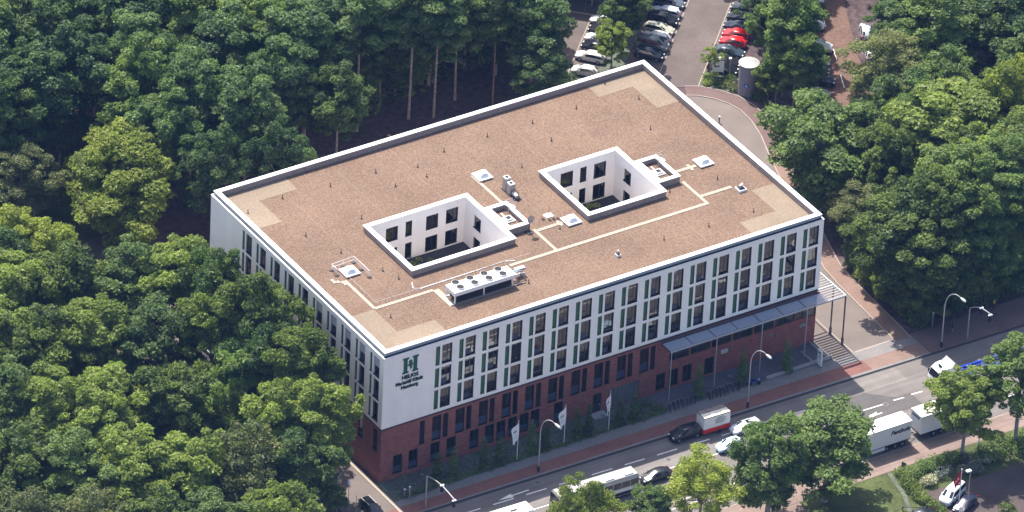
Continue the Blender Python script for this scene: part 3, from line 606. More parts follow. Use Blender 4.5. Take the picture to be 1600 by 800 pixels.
hooks = [(15.8, 40.1), (23.2, 40.1), (29.1, 38.5), (28.9, 35.8), (23.8, 35.8), (34.4, 40.1), (41.8, 40.5), (8.4, 40.7), (15.4, 31.1), (6.4, 31.1), (8.5, 25.2), (63.9, 44.2), (66.0, 38.6), (56.8, 40.7), (49.3, 40.4), (49.2, 35.3), (41.9, 31.5), (63.1, 31.1), (64.4, 15.9), (64.2, 6.5), (56.7, 6.4), (49.4, 6.6), (56.7, 16.3), (38.2, 15.8), (11.2, 18.6), (12.1, 15.9), (6.2, 8.4), (27.2, 6.5), (2.3, 39.8)]
b = MB(); b.tube([(0, 0, 0), (0, 0, .3), (-.03, .05, .5), (.06, .02, .58)], .05, 'black', 5); b.cyl(0, 0, 0, .05, .16, 'black', 8); hm = b.mesh('roof_anchor')
for x, y in hooks: link('roof_anchor', hm, cl, (x, y, ZR), random.uniform(-.4, .4))
# low posts of the lifeline beside the walkways
b = MB()
for x in np.arange(5.8, 14, .9): b.tube([(x, 12.0, ZR), (x, 12.0, ZR + .55)], .025, 'galv', 4)
for y in np.arange(11.8, 19, .9): b.tube([(6.0, y, ZR), (6.0, y, ZR + .55)], .025, 'galv', 4)
for x in np.arange(15.5, 31, 1.1): b.tube([(x, 12.1, ZR), (x, 12.1, ZR + .55)], .025, 'galv', 4)
b.tube([(6, 12, ZR + .5), (31, 12.1, ZR + .5)], .018, 'galv', 4); b.tube([(6, 12, ZR + .5), (6, 19, ZR + .5)], .018, 'galv', 4)
b.obj('lifeline', cl)
b = MB(); b.tube([(13.2, 14.2, ZR + .05), (12.6, 13.0, ZR + .05), (13.4, 12.4, ZR + .05), (22, 12.5, ZR + .05), (27, 12.6, ZR + .05), (28.5, 12.0, ZR + .05)], .07, 'cap', 5); b.obj('roof_pipe', cl)

# guard rail round the near hatch
g = thing('guard_rail', 'white steel guard rail cage around the roof hatch near the left corner', 'railing', (6.95, 20.45, ZR))
b = MB()
for z in (.55, 1.1): b.tube([(-1.9, 1.6, z), (1.8, 1.8, z), (1.8, -2.3, z)], .035, 'whitepaint', 6); b.tube([(-1.9, 1.6, z), (-1.9, .2, z)], .035, 'whitepaint', 6)
b.obj('rail', g)
for x, y in ((-1.9, 1.6), (0, 1.7), (1.8, 1.8), (1.8, -.2), (1.8, -2.3), (-1.9, .2)):
    b = MB(); b.tube([(x, y, 0), (x, y, 1.1)], .035, 'whitepaint', 6); b.obj('post', g)
    b = MB(); b.box(x - .3, x + .3, y - .2, y + .2, 0, .1, 'darkmetal'); b.obj('ballast_block', g)
# chiller
M['shadeframe'] = mat('shaded_base_frame', (.22, .2, .18), .8)  # front base rail only, shade under the casing put into its colour
ch = thing('roof_chiller', 'long white chiller with eight dark fans on the roof, second well in front', 'cooling unit', (20.3, 8.0, ZR))
b = MB(); b.box(-4.95, 4.95, -1.2, 1.2, 1.35, 1.95, 'whitepaint'); b.obj('casing', ch)
b = MB(); b.box(-4.4, 4.4, -.95, .95, .35, 1.35, 'black'); b.obj('coil', ch)
for x in (-4.75, -0.1, 4.5):
    for y in (-1.05, 1.05): b = MB(); b.box(x - .08, x + .08, y - .08, y + .08, .1, 1.35, 'whitepaint'); b.obj('leg', ch)
b = MB(); b.box(-5.4, 6.6, -1.25, -1.05, .0, .14, 'shadeframe'); b.box(-5.4, 6.6, 1.05, 1.25, 0, .14, 'whitepaint'); b.box(-5.3, -5.1, -1.05, 1.05, 0, .14, 'whitepaint'); b.obj('base_frame', ch)
fb = MB(); fb.cyl(0, 0, 0, .22, .56, 'boxgrey', 16); fm = fb.mesh('fan_shroud')
fb = MB(); fb.cyl(0, 0, .2, .235, .51, 'black', 16)
for k in range(3): a = k * 2 * PI / 3; fb.box(-.03, .3, -.05, .05, .24, .26, 'darkmetal', Matrix.Rotation(a, 4, 'Z') @ Matrix.Rotation(.3, 4, 'X'))
fm2 = fb.mesh('fan')
for x in (-3.55, -1.25, 1.05, 3.3):
    for y in (.85, -.42): o = link('fan_shroud', fm, ch, (x, y, 1.95)); link('fan', fm2, o)
for i, (x0, y0) in enumerate(((5.1, .5), (5.1, .1), (5.1, -.5))):
    b = MB(); b.tube([(x0, y0, 1.2), (x0 + .8, y0, 1.2), (x0 + 1.1, y0 + .3, 1.1), (x0 + 1.9, y0 + .3, .9), (x0 + 1.9, y0 + .3, 0)], .13, 'galv' if i else 'lightblue', 8); b.obj('pipe', ch)
b = MB(); b.box(6.0, 7.6, .5, 1.1, .8, 1.25, 'galv'); b.obj('pump_box', ch)
# AC units, dish, antenna, cables
ac = thing('air_conditioner', 'pair of grey outdoor air conditioning units on a dark frame between the wells', 'air conditioner', (36.9, 27.2, ZR), 0)
b = MB(); b.box(-.5, .6, -2.6, 1.1, 0, .12, 'darkmetal'); b.obj('base_frame', ac)
for y0, y1, h in ((.1, .95, 2.1), (-1.1, -.1, 1.75)):
    b = MB(); b.box(-.4, .45, y0, y1, .12, h, 'galv'); b.box(-.36, .41, y0 + .04, y1 - .04, h, h + .05, 'cap'); o = b.obj('housing', ac)
    f = MB(); f.cyl(.02, (y0 + y1) / 2, h + .05, h + .1, .27, 'black', 14); f.obj('fan', o)
b = MB(); b.tube([(0, -1.3, .5), (0, -2.4, .5)], .3, 'galv', 10); b.obj('tank', ac)
b = MB(); b.tube([(.2, -1.1, 1.0), (.5, -1.8, .7), (.2, -2.6, .3)], .06, 'black', 5); b.obj('pipe', ac)
dsh = thing('satellite_dish', 'grey satellite dish on a dark post at the left shaft corner', 'satellite dish', (33.9, 17.0, ZR))
b = MB(); b.tube([(0, 0, 0), (0, 0, 2.0)], .07, 'darkmetal', 6); b.box(-.45, .45, -.45, .45, 0, .12, 'darkmetal'); b.obj('mast', dsh)
b = MB(); vs = [(0, -.1, 2.4)]; fs = []
for j in (1, 2, 3):
    for k in range(14): a = 2 * PI * k / 14; vs.append((.62 * j / 3 * math.cos(a) * .9, -.1 - .16 * (j / 3) ** 2, 2.4 + .62 * j / 3 * math.sin(a)))
fs = [(0, 1 + k, 1 + (k + 1) % 14) for k in range(14)] + [(1 + 14 * j + k, 15 + 14 * j + k, 15 + 14 * j + (k + 1) % 14, 1 + 14 * j + (k + 1) % 14) for j in (0, 1) for k in range(14)]
b.add(vs, fs, 'galv'); b.add([(x, y + .03, z) for x, y, z in vs], [tuple(reversed(f)) for f in fs], 'galv'); b.obj('reflector', dsh)
b = MB(); b.tube([(0, -.1, 1.9), (0, -.7, 2.3)], .03, 'darkmetal', 5); b.obj('feed_arm', dsh)
an = thing('roof_antenna', 'thin mast antenna on a white slab between the wells', 'antenna', (38.6, 19.4, ZR))
b = MB(); b.box(-.6, .6, -.5, .5, 0, .08, 'cap'); b.obj('slab', an); b = MB(); b.tube([(0, 0, .08), (.05, 0, 1.6)], .03, 'black', 5); b.obj('mast', an)
for i, (x, y) in enumerate(((37.4, 18.9), (38.1, 18.3), (38.7, 18.2), (39.3, 18.1))):
    b = MB(); b.tube([(0, .3, .06), (.15, .0, .12), (.05, -.35, .06), (-.15, -.2, .1), (-.1, .15, .14), (.1, .35, .06)], .045, 'black', 5); o = b.obj('cable_coil'); o.location = (x, y, ZR)
    tag(o, 'loose black cable coil lying on the roof gravel by the antenna', 'cable', 'black cable coils on the roof gravel')

# ================================================================ canopy
ca = thing('entrance_canopy', 'grey louvred steel canopy on slim posts along the clinic front', 'canopy')
CZ = 8.45; x0c = 45.4; x1c = 74.7
b = MB(); b.box(x0c, x1c, -2.45, -2.33, CZ - .22, CZ + .05, 'canopy'); b.obj('edge_beam', ca)
b = MB(); b.box(x0c, LX + .05, -.18, -.04, CZ - .1, CZ + .2, 'canopydark'); b.obj('wall_beam', ca)
b = MB(); b.box(x1c - .12, x1c, -2.33, 6.5, CZ - .22, CZ + .05, 'cap'); b.obj('edge_beam', ca)
b = MB(); b.box(LX + .08, x1c - .12, 6.4, 6.5, CZ - .2, CZ + .05, 'canopy'); b.obj('edge_beam', ca)
bays = [x0c + 3.77 * k for k in range(8)]; bays[-1] = LX + .08
bm_ = MB(); bm_.box(-.07, .07, -2.33, -.18, -.18, .0, 'canopydark'); bmm = bm_.mesh('cross_beam')
for x in bays: link('cross_beam', bmm, ca, (x, 0, CZ + .03))
NS = 8
sm_ = MB(); sm_.box(.09, 3.66, -.012, .012, -.118, .118, 'louvre', Matrix.Rotation(1.35, 4, 'X')); slm = sm_.mesh('louvre')
for k in range(7):
    wk = bays[k + 1] - bays[k] - .16
    for i in range(NS):
        o = link('louvre', slm, ca, (bays[k], -2.22 + 2.0 * (i + .5) / NS, CZ)); o.scale = (wk / 3.57, 1, 1)
sm_ = MB(); sm_.box(0, x1c - .14 - LX - .16, -.012, .012, -.14, .14, 'louvresun', Matrix.Rotation(1.4, 4, 'X')); slm = sm_.mesh('louvre')
for i, y in enumerate(np.arange(-2.1, 6.3, .56)): link('louvre', slm, ca, (LX + .16, y, CZ))
b = MB(); b.box(LX + .12, x1c - .12, .55, .65, CZ - .15, CZ + .07, 'cap'); b.obj('cross_beam', ca)
for i, x in enumerate((45.6, 53.1, 60.7, 68.2)): b = MB(); b.tube([(x, -2.39, .1), (x, -2.39, CZ - .2)], .075, 'canopy', 8); b.obj('post', ca)
for x, y in ((x1c - .06, -2.39), (x1c - .06, 0.6), (x1c - .06, 6.44)):
    b = MB(); b.box(x - .08, x + .08, y - .08, y + .08, .1, CZ - .2, 'canopydark'); b.box(x - .14, x + .14, y - .14, y + .14, .1, 1.3, 'canopydark'); b.obj('post', ca)
# low wall and entrance pylon on the forecourt
b = MB(); b.box(60.5, 71.5, -4.55, -4.3, .1, .55, 'concrete'); b.box(70.6, 70.8, -4.3, -.2, .1, .55, 'concrete'); b.box(68.3, 68.45, -4.3, -1.4, .1, .5, 'concrete'); tag(b.obj('planter_wall'), 'low grey concrete planter wall at the canopy end', 'wall')
py = thing('sign_pylon', 'slim white sign pylon on the pavement beside the entrance corner', 'sign', (68.9, -5.2, .12))
b = MB(); b.box(-.1, .1, -.5, .5, 0, 2.6, 'whitepaint'); b.obj('board', py); b = MB(); b.box(-.13, .13, -.53, .53, 0, .1, 'darkmetal'); b.obj('foot', py)
b = MB(); b.box(-.112, -.1, -.3, .3, 2.1, 2.3, 'greensign'); b.box(-.112, -.1, -.3, .2, 1.7, 1.8, 'darksign'); b.box(-.112, -.1, -.3, .1, 1.4, 1.5, 'darksign'); b.obj('lettering', py)

# ================================================================ vegetation
rng = np.random.default_rng(11)
def leaf_mesh(name, lobes, per, size, mat_, flat=1.0, seed=0, up=.5, inner=.55):
    """lobes: (centre, radius_xy, radius_z); many small leaf faces spread through each clump"""
    r = np.random.default_rng(seed); cs = []; dirs = []; var = []
    for (c, rl, rz) in lobes:
        n_ = max(12, int(per * (rl ** 2)))
        d = r.normal(size=(n_ * 2, 3)); d /= np.linalg.norm(d, axis=1)[:, None]
        d = d[d[:, 2] > -.45][:n_]
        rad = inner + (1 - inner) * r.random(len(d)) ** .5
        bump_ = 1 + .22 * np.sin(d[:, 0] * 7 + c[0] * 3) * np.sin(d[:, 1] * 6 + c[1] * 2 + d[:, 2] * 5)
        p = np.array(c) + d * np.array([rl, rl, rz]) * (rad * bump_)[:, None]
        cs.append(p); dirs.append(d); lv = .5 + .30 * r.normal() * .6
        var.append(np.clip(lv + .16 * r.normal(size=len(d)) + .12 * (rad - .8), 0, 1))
    P_ = np.concatenate(cs); D = np.concatenate(dirs); V = np.concatenate(var); n_ = len(P_)
    nr = D * .55 + np.array([0, 0, up]) + r.normal(size=(n_, 3)) * .55; nr /= np.linalg.norm(nr, axis=1)[:, None]
    t = np.cross(nr, r.normal(size=(n_, 3))); t /= np.linalg.norm(t, axis=1)[:, None]; bb = np.cross(nr, t)
    s = size * (.6 + .9 * r.random(n_))[:, None]
    # a spray: rhombus folded a little along its middle
    v0 = P_ - t * s; v1 = P_ + bb * s * .48 - nr * s * .12; v2 = P_ + t * s; v3 = P_ - bb * s * .48 - nr * s * .12
    v = np.stack([v0, v1, v2, v3], 1).reshape(-1, 3)
    me = bpy.data.meshes.new(name); me.vertices.add(4 * n_); me.vertices.foreach_set('co', v.ravel())
    me.loops.add(4 * n_); me.loops.foreach_set('vertex_index', np.arange(4 * n_, dtype=np.int32))
    me.polygons.add(n_); me.polygons.foreach_set('loop_start', np.arange(0, 4 * n_, 4, dtype=np.int32)); me.polygons.foreach_set('loop_total', np.full(n_, 4, np.int32))
    at = me.attributes.new('leafvar', 'FLOAT', 'POINT'); at.data.foreach_set('value', np.repeat(V, 4).astype(np.float32))
    me.materials.append(L[mat_]); me.update(calc_edges=True); return me
def broad_lobes(R, Rz, n_, seed, rl=(.10, .25), spread=(.50, .95), low=-.75):
    r = np.random.default_rng(seed); out = []; n_ = int(n_ * 3.4); ph = r.random(6) * 6.28
    for i in range(n_):
        z = low + (1 - low) * ((i + .5) / n_) ** .9; a = i * 2.39996 + r.random() * 1.4; q = math.sqrt(max(0, 1 - z * z))
        env = 1 + .22 * math.sin(2 * a + ph[0]) + .15 * math.sin(3 * a + ph[1] + 3 * z) + .12 * math.sin(5 * a + ph[2] - 4 * z)
        k = r.uniform(*spread) ** .7 * env * (1 - .12 * max(0, -z)); c = (R * k * q * math.cos(a), R * k * q * math.sin(a), Rz * z * (.55 + .42 * r.random()) * (1 + .12 * math.sin(3 * a + ph[3]))); s_ = r.uniform(*rl)
        out.append((c, R * s_, R * s_ * r.uniform(.35, .7)))
    for i in range(5): out.append(((R * .3 * math.cos(i * 1.3), R * .3 * math.sin(i * 1.3), Rz * (-.3 + .15 * i)), R * .32, Rz * .25))
    return out
def trunk_mesh(h, cz, R, lobes, rad, m='bark', seed=0, fork=.5, nl=7):
    r = random.Random(seed); b = MB(); zb = cz - fork * (cz * .5)
    pts = [(0, 0, -.1), (r.uniform(-.1, .1), r.uniform(-.1, .1), zb * .5), (r.uniform(-.25, .25), r.uniform(-.25, .25), zb), (r.uniform(-.4, .4), r.uniform(-.4, .4), cz), (0, 0, cz + (h - cz) * .6)]
    b.tube(pts, [rad * 1.25, rad, rad * .8, rad * .5, rad * .12], m, 8)
    for q in range(5):
        z_ = zb * (.35 + .13 * q); a = r.uniform(0, 6.28); l_ = r.uniform(.5, 1.5); b.tube([(0, 0, z_), (l_ * .5 * math.cos(a), l_ * .5 * math.sin(a), z_ + .15), (l_ * math.cos(a), l_ * math.sin(a), z_ + .5)], [rad * .2, rad * .13, rad * .05], m, 4)
    for l in r.sample(lobes, min(nl, len(lobes))):
        c = Vector(l[0]) + Vector((0, 0, cz)); st = Vector(pts[2]).lerp(Vector(pts[3]), r.random() * .7)
        md = st.lerp(c, .5) + Vector((0, 0, -.3)); b.tube([st, md, c], [rad * .42, rad * .28, rad * .08], m, 5)
    return b.mesh('trunk')
VAR = {}
def variant(key, R, h, cz, n_, per, size, leaf, seed, rad=.24, m='bark', **kw):
    Rz = h - cz; tk = {k: kw.pop(k) for k in ('fork', 'nl') if k in kw}; lk = {k: kw.pop(k) for k in ('up', 'inner') if k in kw}
    lo = broad_lobes(R, Rz, n_, seed, **kw)
    me = leaf_mesh('crown', lo, per * 1.95, size * .71, leaf, seed=seed, **lk)
    VAR[key] = (R, h, cz, me, trunk_mesh(h, cz, R, lo, rad, m, seed, **tk))
for i in range(4): variant(('round', i), 5, 19.5, 13.5, 30, 175, .25, 'mid', 20 + i)
for i in range(4): variant(('wood', i), 5, 23, 15.5, 28, 155, .27, 'dark', 40 + i, rad=.21)
for i in range(3): variant(('deep', i), 5, 19, 12, 28, 160, .26, 'deep', 60 + i)
for i in range(2): variant(('bright', i), 7.5, 17, 9.2, 44, 120, .29, 'bright', 80 + i, rad=.4)
variant(('pale', 0), 5.2, 15, 8.5, 30, 160, .20, 'pale', 90, inner=.3)
for i in range(2): variant(('airy', i), 5, 14, 8.5, 36, 100, .27, 'deep', 100 + i, inner=.2, rad=.28, nl=16, low=-.85)
variant(('airybright', 0), 5, 14, 8.5, 30, 95, .23, 'bright', 110, inner=.2, rad=.24, nl=18, low=-.8)
variant(('airypale', 0), 4.6, 15, 10, 26, 110, .22, 'pale', 112, inner=.25, nl=12)
variant(('small', 0), 2.8, 7, 4.4, 12, 150, .20, 'mid', 120, rad=.12)
variant(('pine', 0), 4.5, 22, 18, 16, 130, .2, 'dark', 130, rad=.17, m='pinebark', low=-.2, fork=.2)
# columnar shrubs
lo = [((0.12 * math.sin(i * 2), .12 * math.cos(i * 2.3), .4 + i * .42), .52 - .035 * i, .45) for i in range(10)]
VAR[('column', 0)] = (.6, 4.6, 0, leaf_mesh('crown', lo, 420, .12, 'deep', seed=3), trunk_mesh(2.6, 1.6, .3, lo[:4], .06))
tcount = 0
def tree(key, x, y, h, R, cz, name, label, cat='tree', group=None, rot=None):
    global tcount
    vR, vh, vcz, me, tm = VAR[key]
    t = thing(name, label, cat, (x, y, 0), random.uniform(0, 6.28) if rot is None else rot, group)
    sxy = R / vR
    # crown and trunk scale separately so the crown keeps its height
    c_ = link('crown', me, t, (0, 0, cz)); c_.scale = (sxy, sxy, (h - cz) / (vh - vcz) if vcz else h / vh)
    k = link('trunk', tm, t); tk_ = sxy * (random.uniform(.6, 1.05) if group else 1); k.scale = (tk_, tk_, cz / vcz if vcz else 1)
    return t
def tree_lbl(i): return None
left = [(-31.3, 46.1, 19.5, 5.7, 13), (-22.8, 45.1, 19.5, 5.3, 13), (-15.8, 41.3, 19.5, 5.1, 13), (-34.3, 33.6, 19.5, 5.2, 13), (-26.7, 31.2, 19.5, 5.2, 13), (-19.4, 27.2, 19.5, 5.1, 13), (-32.8, 17.1, 19.5, 5.2, 13), (-40.3, 19.5, 19.5, 5.3, 13), (-44.9, 23.7, 19.5, 5.2, 13), (-26.0, 13.4, 19.5, 5.2, 13), (-50.7, 9.9, 19.5, 5.3, 13), (-44.7, 4.9, 19.5, 5.1, 13), (-37.6, 1.9, 19.5, 5.3, 13), (-30.9, -1.8, 19.5, 5.3, 13), (-23.7, -4.9, 19.5, 5.3, 13), (-17.2, 11.2, 19.5, 4.2, 13), (-26.8, -18.3, 19.5, 4.7, 13), (-34.9, -15.4, 19.5, 5.1, 13), (-42.3, -11.4, 19.5, 5.1, 13), (-49.7, -7.3, 19.5, 5.1, 13), (-57.1, -3.2, 19.5, 5.1, 13), (-10.0, 36.5, 21, 4.8, 15), (-8.6, 30.3, 23, 4.2, 16.5), (-8.4, 19.5, 25, 4.6, 18.5), (-11.4, 12.6, 22, 4.5, 16), (-9.0, 6.6, 24, 4.3, 18), (-10.4, -1.1, 21, 4.7, 14.5), (-15.3, 1.0, 21, 4.7, 14), (-12.8, 23.8, 21, 4.0, 15), (-17.9, -8.1, 19, 4.3, 12.5), (-38, 12, 20, 5.2, 13), (-39, 40, 19, 5.4, 12.5), (-30, 58, 18, 5, 12), (-37, 52, 18, 5.5, 12)]
GL = 'broadleaf trees massed to the left of the clinic'
for i, (x, y, h, R, cz) in enumerate(left):
    near = i in (21, 22, 23, 25, 26)
    k = ('airy', i % 2) if i in (22, 32, 24, 15) else [('round', i % 4), ('round', (i + 1) % 4), ('deep', i % 3)][0 if near else (i * 7) % 3]
    if i in (19, 20, 14): k = ('airypale', 0)
    if i in (21, 22, 23, 25, 26): lb, gp = 'tall leafy tree overhanging the driveway in front of the clinic side wall', 'trees overhanging the driveway before the clinic side wall'
    elif i in (19, 20, 14): lb, gp = 'paler grey green tree at the lower border of the left hand tree mass', 'paler trees low in the left hand tree mass'
    elif i in (24, 15): lb, gp = 'airy tree letting the driveway show through its crown', 'airy trees in the left hand mass'
    else: lb, gp = 'leafy green broadleaf tree in the dense mass left of the driveway', GL
    tree(k, x, y, h + 1, R * 1.27, cz - 1, 'broadleaf_tree', lb, group=gp)
tree(('bright', 0), -0.7, 69.3, 17.5, 8.9, 9.2, 'broadleaf_tree', 'big yellow green tree standing alone beyond the left corner of the clinic')
tree(('pale', 0), -12.2, 77.3, 15, 5.4, 8.5, 'willow_tree', 'pale grey green loose tree at the left edge beside the clearing')
tree(('pale', 0), 0.3, 88.3, 12, 3.8, 7, 'broadleaf_tree', 'small dull green tree just above the big yellow green tree')
tree(('bright', 1), -20.2, 61.3, 15, 6.1, 8.5, 'broadleaf_tree', 'mid green rounded tree at the left edge below the pale loose tree')
wood = [(3.1, 99.8, 23, 6.4, 15.5), (-5.3, 89, 23, 5.6, 15.5), (4.8, 90.3, 23, 5.5, 15.5), (12.1, 98.9, 23, 5.5, 15.5), (8.4, 80.4, 23, 5.4, 15.5), (13.4, 88.5, 23, 5.5, 15.5), (8.4, 72.4, 21, 4.6, 14.5), (14.7, 76.1, 23, 5.3, 15.5), (25.1, 93.9, 23, 5.5, 15.5), (24.8, 84.2, 23, 5.5, 15.5), (10.4, 62.7, 19, 4.0, 13), (19.0, 68.1, 23, 5.4, 15.5), (30.6, 85.0, 23, 5.5, 15.5), (27.7, 72.9, 23, 5.0, 15.5), (19.4, 58.4, 20, 3.8, 14), (35.4, 78.8, 24, 5.5, 17.5), (34.3, 68.1, 19, 4.2, 13.5), (43.5, 77.4, 25, 4.8, 19), (51.8, 76.5, 27, 5.7, 20), (55.2, 75.1, 23, 4.2, 17), (60.5, 77.7, 22, 4.6, 15), (70.0, 72.2, 19, 4.3, 13), (68.5, 67.7, 14, 4.1, 9), (59.3, 83.0, 25, 5.6, 19)]
GW = 'tall trees of the dark wood behind the clinic'
for i, (x, y, h, R, cz) in enumerate(wood):
    k = ('wood', i % 4) if (i * 5) % 4 else ('deep', i % 3)
    tree(k, x, y, h + 1, R * 1.18, cz - (2 if x < 32 else .5), 'woodland_tree', 'tall dark green tree in the wood behind the clinic', group=GW)
for x, y, h in ((64.8, 74.2, 21), (69.5, 76.0, 22)):
    tree(('pine', 0), x, y, h, 3.6, h - 4, 'pine_tree', 'slender pine with bare reddish trunk behind the far roof edge', group='pines with bare red trunks behind the roof edge')
# further back the wood fills up to the top of the frame
placed = [(t[0], t[1]) for t in wood] + [(0.3, 88.3), (-12.2, 77.3), (64.8, 74.2), (69.5, 76)]
rr = random.Random(5); cnt = 0
for _ in range(4000):
    x = rr.uniform(-30, 92); y = rr.uniform(84, 150)
    a_, b_ = (x - y) / s2, (x + y) / s2
    if b_ > 122 and a_ > -12 and b_ < 155: continue
    if a_ > -10 and b_ > 105: continue
    px = x + (y - 84) * .0
    if y < 140 - .95 * (x + 10) * 0 and (x < -14 and y < 96): continue
    if abs((x - 4) - (y - 104) * .38) < 5 and y > 96: continue
    if y > 150 - .55 * x + 12: continue
    if any((x - p[0]) ** 2 + (y - p[1]) ** 2 < 49 for p in placed): continue
    placed.append((x, y)); cnt += 1
    h = rr.uniform(20, 25); tree(('wood', rr.randrange(4)) if rr.random() < .7 else ('deep', rr.randrange(3)), x, y, h, rr.uniform(5.6, 6.8), h - 9.5, 'woodland_tree', 'tall dark green tree in the wood behind the clinic', group=GW)
    if cnt > 90: break
right = [(92.3, 2.6, 21, 5.0, 14, 'round'), (98.0, 2.2, 22.5, 5.2, 15, 'deep'), (104.2, 2.6, 23, 5.4, 15.5, 'deep'), (110.5, 2.4, 23, 5.4, 15.5, 'round'), (116.5, -.4, 22, 5.4, 15, 'deep'), (107.4, 18.9, 21, 8.2, 13, 'round'), (109.1, 37.3, 20, 5.4, 13, 'pale'), (119.2, 40.9, 22, 6.7, 14, 'deep'), (127.9, 37.2, 22, 6.1, 14, 'deep'), (118.5, 19.7, 22, 5.5, 14, 'bright'), (90.6, 17.5, 11, 4.2, 7, 'pale'), (92.4, 24.5, 12, 4.6, 7.5, 'deep'), (103.0, 6.3, 20, 6.0, 13, 'round'), (99.8, 9.4, 18, 5.4, 11, 'deep'), (103.5, 55.5, 20, 4.8, 13, 'deep'), (101.0, 49.4, 15, 3.1, 10, 'deep'), (97.4, 19.7, 18, 4.7, 11, 'round'), (102.3, 25.4, 18, 4.1, 11, 'deep'), (99.0, 29.0, 13, 3.7, 8, 'deep'), (92.3, -.6, 11, 4.1, 7, 'deep'), (99.2, -.5, 15, 5.0, 9, 'deep'), (107.6, .8, 16, 5.2, 10, 'deep'), (116, 3, 19, 6, 12, 'deep'), (112, 10, 20, 5.5, 13, 'round'), (125, 10, 21, 6, 13, 'deep'), (126, 26, 22, 6, 14, 'deep'), (136, 30, 22, 6, 14, 'deep'), (138, 44, 22, 6, 14, 'deep'), (131, 50, 22, 6, 14, 'wood'), (141, 56, 22, 6, 14, 'wood'), (133, 62, 22, 6, 14, 'wood'), (144, 68, 22, 6, 14, 'wood'), (135, 74, 21, 5, 14, 'wood'), (152, 60, 22, 6, 14, 'wood'), (150, 46, 22, 6, 14, 'wood'), (135, 16, 22, 6, 14, 'deep'), (106, 28.5, 19, 5, 12, 'deep'), (112, 29, 20, 5, 13, 'deep'), (109.5, 63, 17, 3.8, 11.5, 'wood'), (106, 60.5, 16, 3.8, 10, 'wood'), (112, 71, 18, 4.2, 12, 'wood'), (117, 79, 18, 4.4, 12, 'wood'), (122, 84, 18, 4.5, 12, 'wood'), (128, 91, 18, 4.5, 12, 'wood'), (118, 88, 18, 4.5, 12, 'wood'), (112, 80, 18, 4, 12, 'wood'), (126.5, 56, 19, 4.6, 13, 'wood'), (105.3, 12, 19, 5, 12, 'round'), (95.2, 8.6, 15, 4.6, 9.5, 'deep'), (119.6, 50.5, 16, 3.8, 11, 'wood'), (128.2, 64.5, 17, 4.2, 11, 'wood'), (131.5, 70.5, 18, 4.2, 12, 'wood')]
under = random.Random(9)
for i in range(26):
    x = 34 + i * 1.75 + under.uniform(-.8, .8); y = 84 + under.uniform(-2.5, 9) - max(0, x - 62) * .25
    h = under.uniform(9, 14); tree(('wood', i % 4) if i % 3 else ('deep', i % 3), x, y, h, under.uniform(3.2, 4.4), h - 4.5, 'understory_tree', 'lower dark green tree among the trunks of the wood', group='understory trees among the bare trunks')
GR = 'trees of the wood to the right of the clinic'
for i, (x, y, h, R, cz, k) in enumerate(right):
    kk = {'round': ('round', i % 4), 'deep': ('deep', i % 3), 'wood': ('wood', i % 4), 'pale': ('pale', 0), 'bright': ('bright', i % 2)}[k]
    lb, gp = {'pale': ('pale olive green tree in the wood right of the drive', 'pale olive trees in the right hand wood'), 'bright': ('yellow green tree in the wood right of the drive', 'yellow green trees in the right hand wood'), 'wood': ('dark tree beside the red brown lane at the upper right', 'dark trees beside the red brown lane')}.get(k, ('green broadleaf tree in the wood right of the curving drive', GR))
    tree(kk, x, y, h, R * 1.18, cz - 1, 'broadleaf_tree', lb, group=gp)
tree(('airy', 0), 92.6, 30.3, 16.5, 8.6, 9.3, 'broadleaf_tree', 'large spreading tree with dark trunk at the right roof edge beside the red path')
tree(('round', 2), 87.6, 1.0, 18.5, 7.8, 10.5, 'broadleaf_tree', 'big rounded grey green tree above the bend where drive meets street')
tree(('round', 0), 101.2, 54.2, 7.5, 2.8, 4.6, 'young_tree', 'small bright green tree beside the round concrete shaft')
tree(('small', 0), 96.9, 65.0, 5.4, 1.7, 3.7, 'young_tree', 'small young tree in the planted bed by the white sign')
tree(('round', 1), 84.4, 72.7, 9.5, 2.9, 5.6, 'broadleaf_tree', 'bright green tree between the two rows of parked cars')
for x, y in ((88, 75.7), (91, 78.9), (93.4, 82.6)): tree(('deep', 1), x, y, 13, 3.4, 8.5, 'broadleaf_tree', 'dark green tree on the strip between the parked cars', group='dark trees on the car park strip')
for x, y in ((104.4, 62.4), (108.6, 67.6), (112.5, 73), (117, 78.0)): tree(('wood', 1), x, y, 16, 3.6, 10.5, 'broadleaf_tree', 'dark tree overhanging the noses of the right hand parked cars', group='dark trees beside the right hand parking row')
for i, (x, y, h, R_, k) in enumerate(((88.3, -1.2, 8, 3.2, 'round'), (87.3, 4.3, 8.5, 3.0, 'round'), (87.5, 8.8, 9, 3.2, 'round'), (91.3, -1.8, 9, 3.4, 'round'), (94.8, -1.6, 9.5, 3.4, 'deep'), (98.2, -1.4, 10, 3.5, 'round'), (101.8, -1.2, 11, 3.6, 'deep'), (88.4, 13, 9, 3.2, 'deep'), (105.5, -1.1, 11, 3.8, 'round'))):
    tree((k, i % 3), x, y, h, R_, h * .45, 'edge_tree', 'low bushy tree at the wood edge above the street pavement', group='low bushy trees at the edge of the right hand wood')
